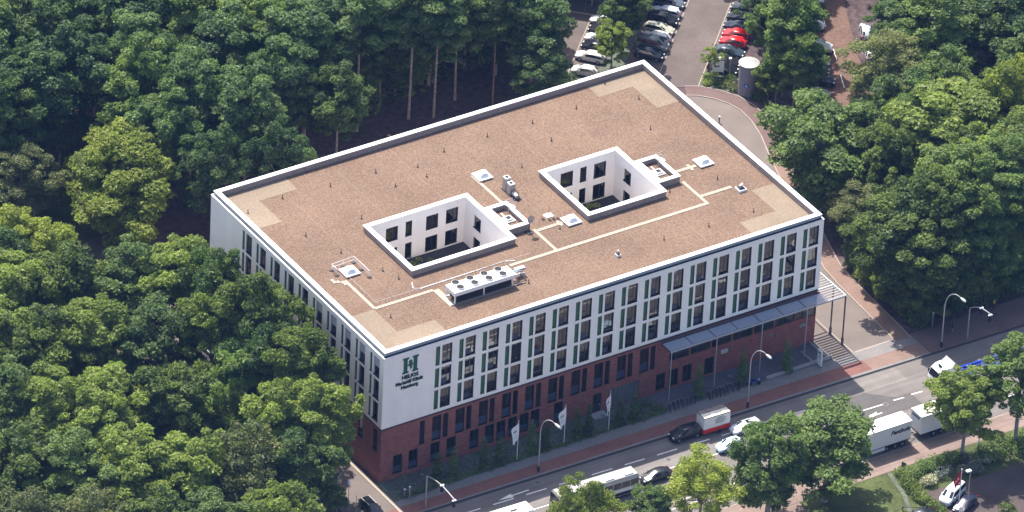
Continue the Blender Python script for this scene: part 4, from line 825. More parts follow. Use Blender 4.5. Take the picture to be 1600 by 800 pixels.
street = [(12.2, -32.3, 17.3, 4.9, 10.5, ('airybright', 0), 'pale yellow green street tree at the bottom edge left of the long silver coach'), (30.7, -32.2, 15, 5.4, 8.8, ('airybright', 0), 'loose yellow green street tree showing its branches below the dark car'), (22.8, -32.2, 12, 3.2, 8.4, ('airy', 1), 'low green street tree between the two yellow green ones'), (41.9, -32.4, 16.5, 5.9, 9.0, ('airy', 0), 'dark green street tree below the silver car'), (51.2, -32.6, 15.5, 7.4, 8.8, ('airy', 1), 'wide dark green street tree left of the white lorry boxes'), (73.6, -33.2, 14.6, 4.9, 8.8, ('round', 0), 'round crowned street tree in front of the second lorry box'), (81.9, -34.2, 19.0, 5.4, 12.0, ('deep', 2), 'tall street tree at the right edge above the hedge'), (70.4, -48.6, 3.4, 1.6, 2, ('small', 0), 'small green tree top at the bottom edge in the yard')]
for x, y, h, R, cz, k, lb in street: tree(k, x, y, h, R, cz, 'street_tree', lb)
cols = [(7.6, -2.8), (10.1, -2.9), (14.5, -3.6), (17.0, -3.7), (22.2, -3.6), (24.4, -3.8), (29.5, -3.8), (31.4, -3.8), (36.6, -3.8), (38.9, -3.9)]
for i, (x, y) in enumerate(cols): tree(('column', 0), x, y, 5.2 * random.uniform(.85, 1.1), .88 * random.uniform(.9, 1.15), 0, 'columnar_shrub', 'narrow dark columnar shrub in the planted strip before the brick wall', 'shrub', 'columnar shrubs in the planted strip')
for x, y, lb in ((49.8, -3.4, 'narrow columnar shrub behind the parked bicycles, left of three under the canopy'), (57.1, -3.5, 'narrow columnar shrub beside the blue motorcycle'), (64.0, -4.2, 'narrow columnar shrub at the planter wall near the pylon')): tree(('column', 0), x, y, 5.6, .95, 0, 'columnar_shrub', lb, 'shrub')
# low shrubs: mounds of leaves
def mound(name, label, pts, mat_, size=.13, per=260, kind=None, cat='shrub', group=None, seed=1):
    me = leaf_mesh(name, pts, per, size, mat_, seed=seed); o = link(name, me); return tag(o, label, cat, group, kind)
rs = random.Random(3)
pts = [((x, -4.25 + rs.uniform(-.25, .35), .25), rs.uniform(.35, .6), rs.uniform(.3, .55)) for x in np.arange(1.5, 44, .55)]
mound('low_hedge', 'low dark leafy hedge along the pavement before the clinic', pts, 'deep', .10, 240, cat='hedge')
pts = [((rs.uniform(38.5, 44), rs.uniform(-4, -1.4), .25), rs.uniform(.3, .7), rs.uniform(.3, .6)) for _ in range(26)]
mound('ground_cover', 'leafy ground cover at the end of the planted strip', pts, 'deep', .1, 200, 'stuff', 'ground cover', seed=5)
pts = [((rs.uniform(0.6, 38), rs.uniform(-3.8, -.4), .12), rs.uniform(.2, .5), rs.uniform(.08, .22)) for _ in range(150)]
mound('ground_cover', 'thin grey green ground cover in the planted strip', pts, 'greyleaf', .07, 130, 'stuff', 'ground cover', seed=6)
# hedge by the yard
hp = [(63.9, -33.4), (63.2, -35.2), (63.0, -37.0), (63.0, -38.9), (63.1, -40.8), (63.2, -42.6), (63.0, -44.6), (63, -46.5)]
pts = [((x + rs.uniform(-.2, .3), y + dy, .7), rs.uniform(.7, 1.0), rs.uniform(.7, 1.0)) for x, y in hp for dy in (-.7, 0, .7)]
mound('clipped_hedge', 'green hedge running down beside the parked silver car', pts, 'mid', .14, 260, cat='hedge', seed=8)
pts = [((x, -33.0 + .06 * (x - 65) + rs.uniform(-1.2, .3), .7), rs.uniform(.7, 1.2), rs.uniform(.6, 1.0)) for x in np.arange(65, 73, .5)]
mound('dark_hedge', 'dark green hedge along the verge above the white blossom shrub', pts, 'deep', .14, 230, cat='hedge', seed=9)
pts = [((x, -34.6 + rs.uniform(-1.6, 1.2), .8), rs.uniform(.8, 1.3), rs.uniform(.7, 1.1)) for x in np.arange(75.5, 92, .45)]
mound('dark_hedge', 'deep green hedge under the tall street tree at the right edge', pts, 'deep', .15, 210, cat='hedge', seed=10)
for i, (x, y, r_w, m_, lb) in enumerate(((65.6, -36.0, 1.6, 'cream', 'cream white flowering shrub above the silver car'), (75.6, -35.6, 1.5, 'cream', 'cream yellow flowering shrub right of the street tree trunk'), (68.8, -35.6, 1.2, 'greyleaf', 'silvery grey shrub between the dark hedge and the flowering shrub'), (72.5, -36.6, 1.5, 'greyleaf', 'silvery shrub at the foot of the street tree'), (74.0, -34.2, 1.0, 'greyleaf', 'small grey green shrub behind the street tree trunk'))):
    pts = [((x + rs.uniform(-r_w, r_w), y + rs.uniform(-.7, .7), .7 + rs.uniform(-.2, .2)), r_w * rs.uniform(.4, .6), rs.uniform(.5, .8)) for _ in range(8)]
    mound('flowering_shrub' if m_ == 'cream' else 'grey_shrub', lb, pts, m_, .11, 260, seed=20 + i)
# understory along the right wood edge and elsewhere
edge = [(85.8 + .0 * i, -3.6 + 1.25 * i) for i in range(14)]
for i, (x, y) in enumerate(edge):
    xx = x if y < 13 else x + (y - 13) * .42
    pts = [((xx + rs.uniform(-.3, 1.2) + .6, y + rs.uniform(-.6, .6), rs.uniform(.4, 1.6)), rs.uniform(.7, 1.1), rs.uniform(.6, 1.0)) for _ in range(5)]
    mound('edge_bush', 'leafy bush at the wood edge along the red side footpath', pts, ('mid', 'deep', 'pale', 'mid')[i % 4], .15, 170, group='bushes at the wood edge along the side footpath', seed=40 + i)
for i, x in enumerate(np.arange(87.2, 112, 1.9)):
    pts = [((x + rs.uniform(-.8, .8), -3.4 + rs.uniform(-.5, .9), rs.uniform(.5, 2.8)), rs.uniform(.9, 1.3), rs.uniform(.8, 1.2)) for _ in range(6)]
    mound('edge_bush', 'dark bush at the wood edge behind the street pavement', pts, 'deep', .17, 140, group='dark bushes behind the street pavement', seed=60 + i)
for i, (a_, b_) in enumerate(((22.4, 112.4), (24, 112.2), (25.4, 112.8), (22.6, 114.2), (25.2, 114.4), (26.6, 112.5))):
    x, y = ab(a_, b_); pts = [((x + rs.uniform(-.8, .8), y + rs.uniform(-.6, .6), .35), rs.uniform(.5, .8), rs.uniform(.35, .6)) for _ in range(5)]
    mound('bed_shrub', 'low green shrub in the bed below the white sign', pts, ('mid', 'deep', 'pale')[i % 3], .12, 220, group='low shrubs in the sign bed', seed=80 + i)
for i, (x, y) in enumerate(((101.8, 57.5), (99.8, 56.4), (99.6, 53), (99.4, 50.5), (99, 48), (103, 60.5), (98.0, 45), (96.6, 41.5), (77.5, 72.6), (76.6, 75), (101.5, 62.5))):
    pts = [((x + rs.uniform(-.9, .9), y + rs.uniform(-.9, .9), rs.uniform(.4, 1.2)), rs.uniform(.6, 1.0), rs.uniform(.5, .9)) for _ in range(6)]
    mound('bush', 'bush between the red curved path and the trees', pts, ('pale', 'mid', 'deep')[i % 3], .14, 190, group='bushes beside the curved path', seed=100 + i)
pts = [((rs.uniform(-20, 76), rs.uniform(80, 92), rs.uniform(.4, 2.4)), rs.uniform(1.0, 2.0), rs.uniform(.7, 1.6)) for _ in range(120)]
mound('undergrowth', 'dark undergrowth on the floor of the wood', pts, 'dark', .24, 60, 'stuff', 'undergrowth', seed=130)
pts = [((rs.uniform(-60, -9), rs.uniform(-20, 60), rs.uniform(.3, 2.0)), rs.uniform(1.0, 2.0), rs.uniform(.7, 1.6)) for _ in range(130)]
mound('undergrowth', 'dark undergrowth below the trees left of the drive', pts, 'deep', .24, 55, 'stuff', 'undergrowth', seed=131)
pts = [((rs.uniform(88, 140), rs.uniform(0, 48), rs.uniform(.3, 2.0)), rs.uniform(1.0, 2.0), rs.uniform(.7, 1.6)) for _ in range(130) ]
pts = [p for p in pts if p[0][0] > 89 + max(0, p[0][1] - 13) * .38 and not (abs(p[0][0] - (94 + (p[0][1] - 36) * .86)) < 9 and p[0][1] > 36)]
mound('undergrowth', 'dark undergrowth below the trees right of the drive', pts, 'deep', .24, 55, 'stuff', 'undergrowth', seed=132)
for i, (x, y, lb) in enumerate(((20.5, 23, 'green planting on the floor of the left light well'), (46.6, 23.5, 'green planting on the floor of the right light well'))):
    pts = [((x + rs.uniform(-3.5, 5), y + rs.uniform(-3, 3.6), ZC + .15), rs.uniform(.3, .7), rs.uniform(.15, .5)) for _ in range(36)]
    mound('light_well_planting', lb, pts, 'bright', .12, 230, 'stuff', 'planting', seed=140 + i)

# ================================================================ vehicles
PROF = {   # length, half width, [(x, top z)], windscreen base i, roof front i, roof rear i, rear base i
    'hatch': (4.1, .87, [(0, .5), (.06, .68), (.55, .86), (1.05, .96), (1.75, 1.44), (2.5, 1.50), (3.4, 1.44), (3.95, 1.0), (4.08, .9), (4.1, .5)], 3, 4, 6, 7),
    'estate': (4.65, .89, [(0, .5), (.06, .66), (.6, .84), (1.2, .95), (1.95, 1.42), (2.8, 1.47), (4.1, 1.42), (4.55, 1.0), (4.63, .88), (4.65, .5)], 3, 4, 6, 7),
    'sedan': (4.7, .9, [(0, .5), (.06, .66), (.65, .84), (1.3, .93), (2.1, 1.38), (2.8, 1.43), (3.4, 1.36), (4.1, 1.02), (4.65, .95), (4.7, .5)], 3, 4, 6, 7),
    'suv': (4.8, .95, [(0, .6), (.06, .85), (.6, 1.05), (1.2, 1.12), (1.85, 1.68), (2.7, 1.74), (4.3, 1.68), (4.7, 1.15), (4.78, 1.0), (4.8, .6)], 3, 4, 6, 7),
    'van': (4.9, .95, [(0, .6), (.06, .85), (.4, 1.05), (.85, 1.2), (1.6, 1.88), (2.6, 1.95), (4.6, 1.92), (4.83, 1.2), (4.88, 1.0), (4.9, .6)], 3, 4, 6, 7)}
CARM = {}
def car_meshes(kind):
    if kind in CARM: return CARM[kind]
    Ln, hw, pr, i0, i1, i2, i3 = PROF[kind]
    belt = pr[i0][1] + .0; rows_ = []
    for k, (x, z) in enumerate(pr):
        t = min(x, Ln - x) / Ln; w = hw * (1 - .28 * max(0, 1 - t / .13) ** 2) * (.97 if t < .02 else 1)
        cab = i1 <= k <= i2; low = .24 if .06 < x / Ln < .95 else .3
        top = z; bz = min(belt - .02, top - .03)
        wr = w * (.74 if cab else .88)
        rows_.append([(x, w * .9, low), (x, w, .48), (x, w * .985, bz), (x, wr, top - .035), (x, wr * .55, top), (x, 0, top + .02)])
    b = MB(); np_ = 6
    vs = [v for r in rows_ for v in r] + [(v[0], -v[1], v[2]) for r in rows_ for v in r]; off = len(rows_) * np_
    fs = []
    for k in range(len(rows_) - 1):
        for j in range(np_ - 1):
            a, c = k * np_ + j, (k + 1) * np_ + j
            fs.append((a, c, c + 1, a + 1)); fs.append((off + a, off + a + 1, off + c + 1, off + c))
    for k in (0, len(rows_) - 1):
        f = [k * np_ + j for j in range(np_)] + [off + k * np_ + j for j in range(np_ - 2, -1, -1)]
        fs.append(tuple(f) if k == 0 else tuple(reversed(f)))
    b.add(vs, fs, 'paint')
    body = b.mesh('body', True)
    # dark sills
    bb = MB(); bb.box(.25, Ln - .25, -hw * .88, hw * .88, .16, .3, 'black'); 
    for x in (.02, Ln - .05): bb.box(x, x + .05, -hw * .6, hw * .6, .28, .44, 'black')
    sill = bb.mesh('underbody')
    def inset(q, m=.1, off_=.012):
        q = [Vector(p) for p in q]; c = sum(q, Vector()) / len(q); n_ = (q[1] - q[0]).cross(q[2] - q[0]).normalized()
        if n_.dot(c - Vector((Ln / 2, 0, .8))) < 0: n_ = -n_
        return [p + (c - p) * m + n_ * off_ for p in q]
    R = rows_
    def w_(ia, ib, name):
        b = MB(); a, c = R[ia], R[ib]
        q = inset([a[3], c[3], (c[3][0], -c[3][1], c[3][2]), (a[3][0], -a[3][1], a[3][2])], .07, .03); b.quad(*q, 'carglass'); return b.mesh(name)
    ws = w_(i0, i1, 'windscreen'); rw = w_(i2, i3, 'rear_window')
    sides = []
    for s in (1, -1):
        mid = (i1 + i2) // 2
        for (ia, ib) in ((i0, mid), (mid, i3)):
            b = MB(); pts = [R[k] for k in range(ia, ib + 1)]
            for k in range(len(pts) - 1):
                q = [pts[k][2], pts[k + 1][2], pts[k + 1][3], pts[k][3]]
                ed = .05
                q = [Vector((p[0], p[1] * s, p[2])) for p in q]
                zc = (q[0] + q[1]) / 2
                lo_ = [p + (q[3 - i] - p) * .12 for i, p in enumerate(q[:2])]; hi_ = [q[2] + (q[1] - q[2]) * .14, q[3] + (q[0] - q[3]) * .14]
                off_ = Vector((0, .014 * s, .006)); b.quad(lo_[0] + off_, lo_[1] + off_, hi_[0] + off_, hi_[1] + off_, 'carglass')
            sides.append(b.mesh('side_window'))
    wr_ = .33 if kind in ('hatch', 'estate', 'sedan') else .37
    b = MB(); b.tube([(0, -.11, 0), (0, .11, 0)], wr_, 'rubber', 18); wheel = b.mesh('wheel')
    b = MB(); b.tube([(0, -.118, 0), (0, .118, 0)], wr_ * .62, 'rim', 10); rim = b.mesh('rim')
    b = MB(); b.box(-.02, .16, -.16, .16, -.06, .07, 'lampglass'); hl = b.mesh('headlight')
    b = MB(); b.box(-.08, .03, -.14, .14, -.12, .12, 'redlamp'); tl = b.mesh('tail_light')
    b = MB(); b.box(-.06, .06, -.09, .09, -.05, .07, 'paint'); mi = b.mesh('mirror')
    b = MB(); zz = pr[i1][1] + .03; b.box(pr[i1][0] + .3, pr[i1][0] + 1.05, -hw * .42, hw * .42, zz, zz + .03, 'carglass'); sr = b.mesh('sunroof')
    CARM[kind] = (Ln, hw, body, sill, ws, rw, sides, wheel, rim, hl, tl, mi, sr, pr, wr_, i0, i3); return CARM[kind]
def car(kind, col, x, y, ang, label, group=None, sunroof=False, z=0.03, name='parked_car', rails=False, cat='car'):
    """x, y is the middle; ang is the way the nose points"""
    Ln, hw, body, sill, ws, rw, sides, wheel, rim, hl, tl, mi, sr, pr, wr_, i0, i3 = car_meshes(kind)
    t = thing(name, label, cat, (x - math.cos(ang + PI) * 0 + math.cos(ang) * Ln / 2, y + math.sin(ang) * Ln / 2, z), ang + PI, group)
    o = link('body', body, t); o.color = (*col, 1); link('underbody', sill, t)
    link('windscreen', ws, t); link('rear_window', rw, t)
    for s_ in sides: link('side_window', s_, t)
    for xx in (Ln * .19, Ln * .80):
        for s in (-1, 1): w = link('wheel', wheel, t, (xx, s * (hw - .09), wr_)); link('rim', rim, w)
    zf = pr[1][1]
    for s in (-1, 1):
        link('headlight', hl, t, (.07, s * hw * .60, zf - .03)); link('tail_light', tl, t, (Ln - .03, s * hw * .66, pr[-2][1] - .1))
        o = link('mirror', mi, t, (pr[i0][0] + .4, s * (hw + .07), pr[i0][1] + .03)); o.color = (*col, 1)
    if sunroof: link('sunroof', sr, t)
    if rails:
        b = MB(); 
        for s in (-1, 1): b.tube([(pr[i0 + 1][0] + .1, s * hw * .66, pr[i0 + 1][1] + .03), (pr[i3 - 1][0], s * hw * .66, pr[i3 - 1][1] + .03)], .025, 'galv', 5)
        b.obj('roof_rails', t)
    return t
WH, SI, BK, DB, BE, RD, GY = (.72, .73, .75), (.45, .47, .49), (.012, .013, .018), (.012, .022, .05), (.38, .37, .30), (.55, .012, .012), (.10, .11, .125)
cars = [
 ('suv', BK, 42.9, -10.6, PI - .03, 'black SUV towing the white and red box trailer on the street', 'driving_car', 0),
 ('estate', (.62, .65, .68), 51.2, -13.3, PI - .035, 'silver car with dark glass sunroof behind the box trailer', 'driving_car', 1),
 ('hatch', (.50, .68, .80), 46.8, -15.9, PI - .035, 'light blue car half hidden by the dark street tree', 'driving_car', 0),
 ('sedan', (.03, .03, .035), 33.9, -17.0, PI + .02, 'black car behind the long silver coach', 'driving_car', 0),
 ('estate', BK, -4.2, -4.9, -PI / 2, 'black estate car on the driveway at the bottom left', 'driving_car', 0),
]
for kind, col, x, y, a, lb, nm, srf in cars: car(kind, col, x, y, a, lb, sunroof=bool(srf), name=nm, rails=(kind == 'estate'))
R45 = -math.radians(50)
row1 = [(109.9, 'hatch', (.50, .50, .49), 'silver hatchback nearest the clinic roof edge in the left row', 0), (114.0, 'estate', (.60, .60, .58), 'silver white estate car second from the roof edge in the left row', 0), (116.9, 'hatch', BK, 'black car beneath the bright tree in the left row', 0), (119.2, 'hatch', (.6, .62, .63), 'white roofed small car half hidden by the bright tree', 0), (121.6, 'hatch', (.02, .015, .02), 'dark car between two white cars in the left row', 0), (124.3, 'sedan', WH, 'white car at the far end of the left parking row', 0)]
for bb_, k, c_, lb, s_ in row1: x, y = ab(4.6, bb_); car(k, c_, x, y, R45 + PI, lb, sunroof=bool(s_))
row2 = [(117.3, 'estate', (.03, .035, .045), 'dark estate car closest to the roof corner in the middle row', 0, 0), (119.8, 'van', (.17, .19, .20), 'grey green van like car second in the middle row', 0, 0), (122.1, 'estate', (.66, .66, .65), 'white estate car third in the middle row', PI, 0), (124.5, 'estate', (.40, .41, .34), 'pale beige car with two dark roof windows in the middle row', 0, 1), (127.1, 'suv', BK, 'black car in front of the light blue white one in the middle row', 0, 0), (129.4, 'estate', (.55, .60, .68), 'light silver blue estate car in the middle row', PI, 0), (132.2, 'estate', (.10, .12, .16), 'slate blue car near the top of the middle row', 0, 0), (134.8, 'hatch', (.45, .5, .55), 'silver car at the top edge of the middle row', 0, 0)]
for bb_, k, c_, lb, f_, s_ in row2: x, y = ab(12.7, bb_); car(k, c_, x, y, R45 + f_, lb, sunroof=bool(s_))
row3 = [(116.4, 'estate', BK, 'black car behind the white sign, nearest in the right row', 0), (118.5, 'sedan', (.02, .02, .022), 'black car second nearest in the right row', 0), (121.3, 'sedan', (.04, .06, .08), 'dark teal grey sedan next to the red convertible', 0), (124.0, 'hatch', RD, 'bright red car nearer of the two red ones', PI), (126.2, 'hatch', (.6, .01, .01), 'bright red car farther of the two red ones', PI), (128.5, 'sedan', (.012, .015, .05), 'dark blue car beyond the red cars', PI), (131.1, 'sedan', BK, 'black car third beyond the red cars near the trees', PI), (133.8, 'estate', (.03, .035, .04), 'black car at the top end of the right row', PI)]
for bb_, k, c_, lb, f_ in row3: x, y = ab(24.0, bb_); car(k, c_, x, y, R45 + f_, lb)
car('estate', (.6, .62, .66), 83.9, 92.6, math.radians(-52) + PI, 'white silver car at the top edge left of the car park')
car('suv', (.45, .48, .5), 114.9, 63.8, math.radians(-45), 'silver van with pale roof parked left of the red brown lane')
lc = [(112.4, 60.6, (.3, .32, .34)), (111.2, 58.4, (.05, .06, .07)), (110.2, 56.0, (.03, .04, .06)), (117.5, 69.5, (.5, .52, .55)), (119.5, 72.5, (.4, .42, .45)), (121.5, 75.6, (.6, .6, .6)), (107.5, 53.2, (.25, .27, .3))]
for i, (x, y, c_) in enumerate(lc): car(('estate', 'hatch', 'sedan')[i % 3], c_, x, y, math.radians(-42), 'car parked under the trees left of the red brown lane', 'cars under the trees beside the red brown lane')
car('hatch', (.6, .62, .66), 121.0, 58.4, math.radians(60), 'small white car right of the red brown lane under the trees')
car('hatch', (.5, .52, .56), 123.8, 63.8, math.radians(60), 'silver car farther up right of the red brown lane')
car('van', (.62, .66, .70), 66.9, -40.6, math.radians(205), 'silver people carrier parked behind the hedge beside the red flag', z=.12)
car('sedan', (.02, .025, .05), 67.2, -43.2, math.radians(205), 'dark blue car parked below the silver one behind the hedge', z=.12)
car('sedan', (.015, .02, .03), 60.2, -42.5, math.radians(170), 'black car at the bottom edge below the wooden rail', z=.11)
car('hatch', (.5, .5, .5), 79.6, -44.6, math.radians(20), 'grey car cut by the right edge of the yard', z=.12)
for i, (x, y) in enumerate(((-4.8, 38.2), (-5.2, 43.5))): car('van', (.74, .75, .76), x, y, PI / 2, 'white van glimpsed through leaves on the left driveway', 'white vans under the trees of the left driveway')
for i, (x, y) in enumerate(((60.5, 93), (64, 90), (67.5, 86.5))): car('hatch', (.6, .6, .62), x, y, math.radians(40), 'pale car glimpsed between trunks of the wood', 'pale cars glimpsed between the trunks')

# box trailer behind the SUV
tr = thing('box_trailer', 'white box trailer with red lower band and cream roof behind the black SUV', 'trailer', (47.3, -10.9, 0), -.03)
b = MB(); b.box(-2.1, 2.1, -1.0, 1.0, 1.15, 2.95, 'whitepaint'); b.obj('body', tr)
b = MB(); b.box(-2.14, 2.14, -1.04, 1.04, .45, 1.15, 'red'); b.obj('red_band', tr)
b = MB(); b.box(-2.14, 2.14, -1.04, 1.04, 2.95, 3.02, 'darkmetal'); b.box(-2.08, 2.08, -.98, .1, 3.02, 3.05, 'boxcream'); b.box(-2.08, 2.08, .1, .98, 3.02, 3.045, 'boxgrime'); b.box(-.9, -.3, -.75, -.2, 3.05, 3.12, 'whitepaint'); b.box(.9, 1.5, -.7, -.15, 3.05, 3.12, 'boxcream'); b.obj('roof', tr)
for s in (-1, 1): b = MB(); b.tube([(.4, s * 1.0 - .1, .32), (.4, s * 1.0 + .1, .32)], .32, 'rubber', 14); b.obj('wheel', tr)
b = MB(); b.tube([(-2.1, 0, .5), (-3.1, 0, .45)], .05, 'darkmetal', 6); b.obj('drawbar', tr)
b = MB()
for i, (u0, u1) in enumerate(((.0, 1.0), (-.3, 1.4), (-.3, 1.3), (-.3, 1.5), (-.3, 1.1))): b.box(u0, u1, -1.012, -1.0, 2.65 - i * .22 - .05, 2.65 - i * .22 + .03, 'darkmetal')
b.obj('lettering', tr)
# lorry with two boxes (towards +X)
def wheelset(t, xs_, hw_, r=.48, z=0):
    for x in xs_:
        for s in (-1, 1): b = MB(); b.tube([(x, s * hw_ - .16, r), (x, s * hw_ + .16, r)], r, 'rubber', 16); w = b.obj('wheel', t); b = MB(); b.tube([(x, s * hw_ - .17, r), (x, s * hw_ + .17, r)], r * .5, 'rim', 10); b.obj('rim', w)
def swap_box(t, x0, x1, txt=True):
    b = MB(); b.box(x0, x1, -1.27, 1.27, 1.1, 3.95, 'boxgrey')
    for x in np.arange(x0 + .3, x1 - .2, .35): b.box(x, x + .05, -1.285, -1.27, 1.25, 3.8, 'boxgrey')
    b.obj('box_body', t)
    b = MB(); b.box(x0 - .03, x1 + .03, -1.3, 1.3, 3.95, 4.02, 'whitepaint'); b.obj('box_roof', t)
    b = MB(); b.box(x0 + .1, x1 - .1, -1.1, 1.1, .75, 1.1, 'darkmetal'); b.obj('chassis', t)
    if txt:
        o = link('lettering', text_mesh('Fenthols', .92, 'signnavy', .01, .03, .28), t, (x1 - 1.9, -1.3, 2.6)); o.rotation_euler = (PI / 2, 0, 0)
M['signnavy'] = mat('navy_lettering', (.01, .012, .035), .5)
t1 = thing('lorry_trailer', 'white swap body lorry trailer lettered on its side, left of the coupling', 'trailer', (0, -25.75, 0.02), 0); 
swap_box(t1, 61.9, 69.3); wheelset(t1, (65.4, 66.8, 68.0), 1.05); b = MB(); b.box(62.4, 65, -1.3, -1.2, .45, .95, 'boxgrey'); b.obj('side_guard', t1)
b = MB(); b.tube([(69.3, -.5, .8), (70.7, 0, .75)], .06, 'darkmetal', 6); b.tube([(69.3, .5, .8), (70.7, 0, .75)], .06, 'darkmetal', 6); b.box(69.3, 69.6, -.9, .9, .65, .95, 'galv'); b.obj('drawbar', t1)
t2 = thing('lorry', 'white swap body lorry half hidden behind the round street tree', 'lorry', (0, -25.8, 0.02), 0)
swap_box(t2, 70.9, 78.2, False); wheelset(t2, (73.2, 74.5, 79.9), 1.05)
o = link('lettering', text_mesh('Fenthols', .5, 'signnavy', .01, .02, .28), t2, (70.87, 0.1, 3.3)); o.rotation_euler = (PI / 2, 0, -PI / 2)
def cab(t, x0, d, m='whitepaint', roof=3.75):
    """cab with its nose towards +d"""
    b = MB(); X = lambda u: x0 + d * u; hw_ = 1.23
    prof = [(0, .45), (2.25, .45), (2.32, 1.5), (2.2, 2.0), (1.85, 2.95), (1.3, 3.35), (.55, roof), (0, roof - .05)]
    vs = [(X(u), s * hw_ * (1 if z < 2.9 else .93), z) for s in (-1, 1) for u, z in prof]; n_ = len(prof)
    fs = [tuple(range(n_)), tuple(range(2 * n_ - 1, n_ - 1, -1))] + [(i, n_ + i, n_ + (i + 1) % n_, (i + 1) % n_) for i in range(n_)]
    b.add(vs, fs, m); b.obj('cab', t)
    b = MB(); b.quad((X(2.235), -1.1, 2.02), (X(2.235), 1.1, 2.02), (X(1.9), 1.05, 2.93), (X(1.9), -1.05, 2.93), 'carglass'); b.obj('windscreen', t)
    for s in (-1, 1):
        b = MB(); yy = s * 1.245; b.quad((X(1.1), yy, 1.95), (X(2.0), yy, 1.95), (X(1.75), s * 1.2, 2.75), (X(1.15), s * 1.2, 2.75), 'carglass'); b.obj('side_window', t)
        b = MB(); b.box(min(X(1.9), X(2.1)), max(X(1.9), X(2.1)), min(s * 1.25, s * 1.5), max(s * 1.25, s * 1.5), 1.9, 2.6, 'black'); b.obj('mirror', t)
        b = MB(); b.box(min(X(2.28), X(2.36)), max(X(2.28), X(2.36)), s * .95 - .2, s * .95 + .2, .7, .95, 'lampglass'); b.obj('headlight', t)
    b = MB(); b.box(min(X(2.28), X(2.35)), max(X(2.28), X(2.35)), -1.1, 1.1, .45, .62, 'darkmetal'); b.box(min(X(2.3), X(2.36)), max(X(2.3), X(2.36)), -.6, .6, 1.0, 1.45, 'galv'); b.obj('grille', t)
    b = MB(); b.box(min(X(1.0), X(1.35)), max(X(1.0), X(1.35)), -.35, .35, 3.53, 3.6, 'carglass'); b.obj('roof_hatch', t)
cab(t2, 78.3, 1)
t3 = thing('car_transporter', 'white cab lorry pulling an empty blue trailer at the right crossing', 'lorry', (0, -15.75, 0.02), -.02)
cab(t3, 81.9, -1, roof=3.5)
b = MB(); 
for s in (-1, 1): b.add([(81.95, s * 1.2, 3.4), (82.7, s * 1.2, 3.9), (82.7, s * 1.2, 1.0), (81.95, s * 1.2, 1.0)], [(0, 1, 2, 3)], 'whitepaint'); b.box(81.9, 82.7, s * 1.18 - .03, s * 1.18 + .03, .9, 3.6, 'whitepaint')
b.box(81.9, 82.5, -1.2, 1.2, 3.4, 3.46, 'whitepaint'); b.add([(81.85, -1.15, 3.42), (81.85, 1.15, 3.42), (82.5, 1.15, 4.05), (82.5, -1.15, 4.05)], [(0, 1, 2, 3), (3, 2, 1, 0)], 'whitepaint'); b.obj('wind_deflector', t3)
wheelset(t3, (80.7, 85.0, 86.2, 93, 94.3), 1.0)
for yy in (-1.05, 1.05): b = MB(); b.box(83.5, 97.5, yy - .14, yy + .14, 1.0, 1.35, 'blue'); b.obj('chassis_rail', t3)
for x in (84.6, 86.4, 88.2, 90, 91.8, 93.6, 95.4, 97.2): b = MB(); b.box(x, x + .3, -.91, .91, 1.05, 1.28, 'blue'); b.obj('crossmember', t3)
b = MB(); b.box(84.5, 97.4, -.5, -.35, 1.06, 1.3, 'blue'); b.box(84.5, 97.4, .35, .5, 1.06, 1.3, 'blue'); b.obj('inner_rail', t3)
# long silver coach partly hidden by the trees
t4 = thing('coach', 'long silver coach with two white roof boxes between the yellow green trees', 'bus', (23.9, -17.2, .02), -.035)
b = MB(); b.box(-6.5, 6.3, -1.25, 1.25, .45, 1.5, 'boxgrey'); b.box(-6.4, 6.25, -1.2, 1.2, 1.5, 2.7, 'silver'); b.add([(-6.4, -1.25, 2.7), (6.3, -1.25, 2.7), (6.3, 1.25, 2.7), (-6.4, 1.25, 2.7), (-6.2, -.95, 3.15), (6.1, -.95, 3.15), (6.1, .95, 3.15), (-6.2, .95, 3.15)], [(0, 1, 5, 4), (1, 2, 6, 5), (2, 3, 7, 6), (3, 0, 4, 7), (4, 5, 6, 7)], 'busroof'); b.obj('body', t4)
for s_ in (-1, 1):
    for i in range(9): b = MB(); b.box(-6.0 + i * 1.36, -4.74 + i * 1.36, min(s_ * 1.2, s_ * 1.235), max(s_ * 1.2, s_ * 1.235), 1.62, 2.58, 'carglass'); b.obj('side_window', t4)
b = MB(); b.quad((-6.52, -1.15, 1.3), (-6.52, 1.15, 1.3), (-6.42, 1.1, 2.9), (-6.42, -1.1, 2.9), 'carglass'); b.obj('windscreen', t4)
b = MB(); b.box(6.25, 6.32, -1.0, 1.0, 1.7, 2.6, 'carglass'); b.obj('rear_window', t4)
for x in (1.2, 4.2): b = MB(); b.box(x, x + 1.3, -.75, .45, 3.15, 3.32, 'whitepaint'); b.obj('roof_box', t4)
for i in range(11): b = MB(); b.box(-1.5 + i * .68, -1.15 + i * .68, -1.265, -1.25, 1.12, 1.3, 'whitepaint'); b.obj('side_emblem', t4)
b = MB(); b.box(-6.3, 6.2, -1.262, -1.25, .5, 1.0, 'darkmetal'); b.obj('lower_trim', t4)
for y in (-.9, .9): b = MB(); b.box(-6.54, -6.48, y - .2, y + .2, .6, .8, 'lampglass'); b.obj('headlight', t4)
wheelset(t4, (-4.4, 3.2, 4.5), 1.08)
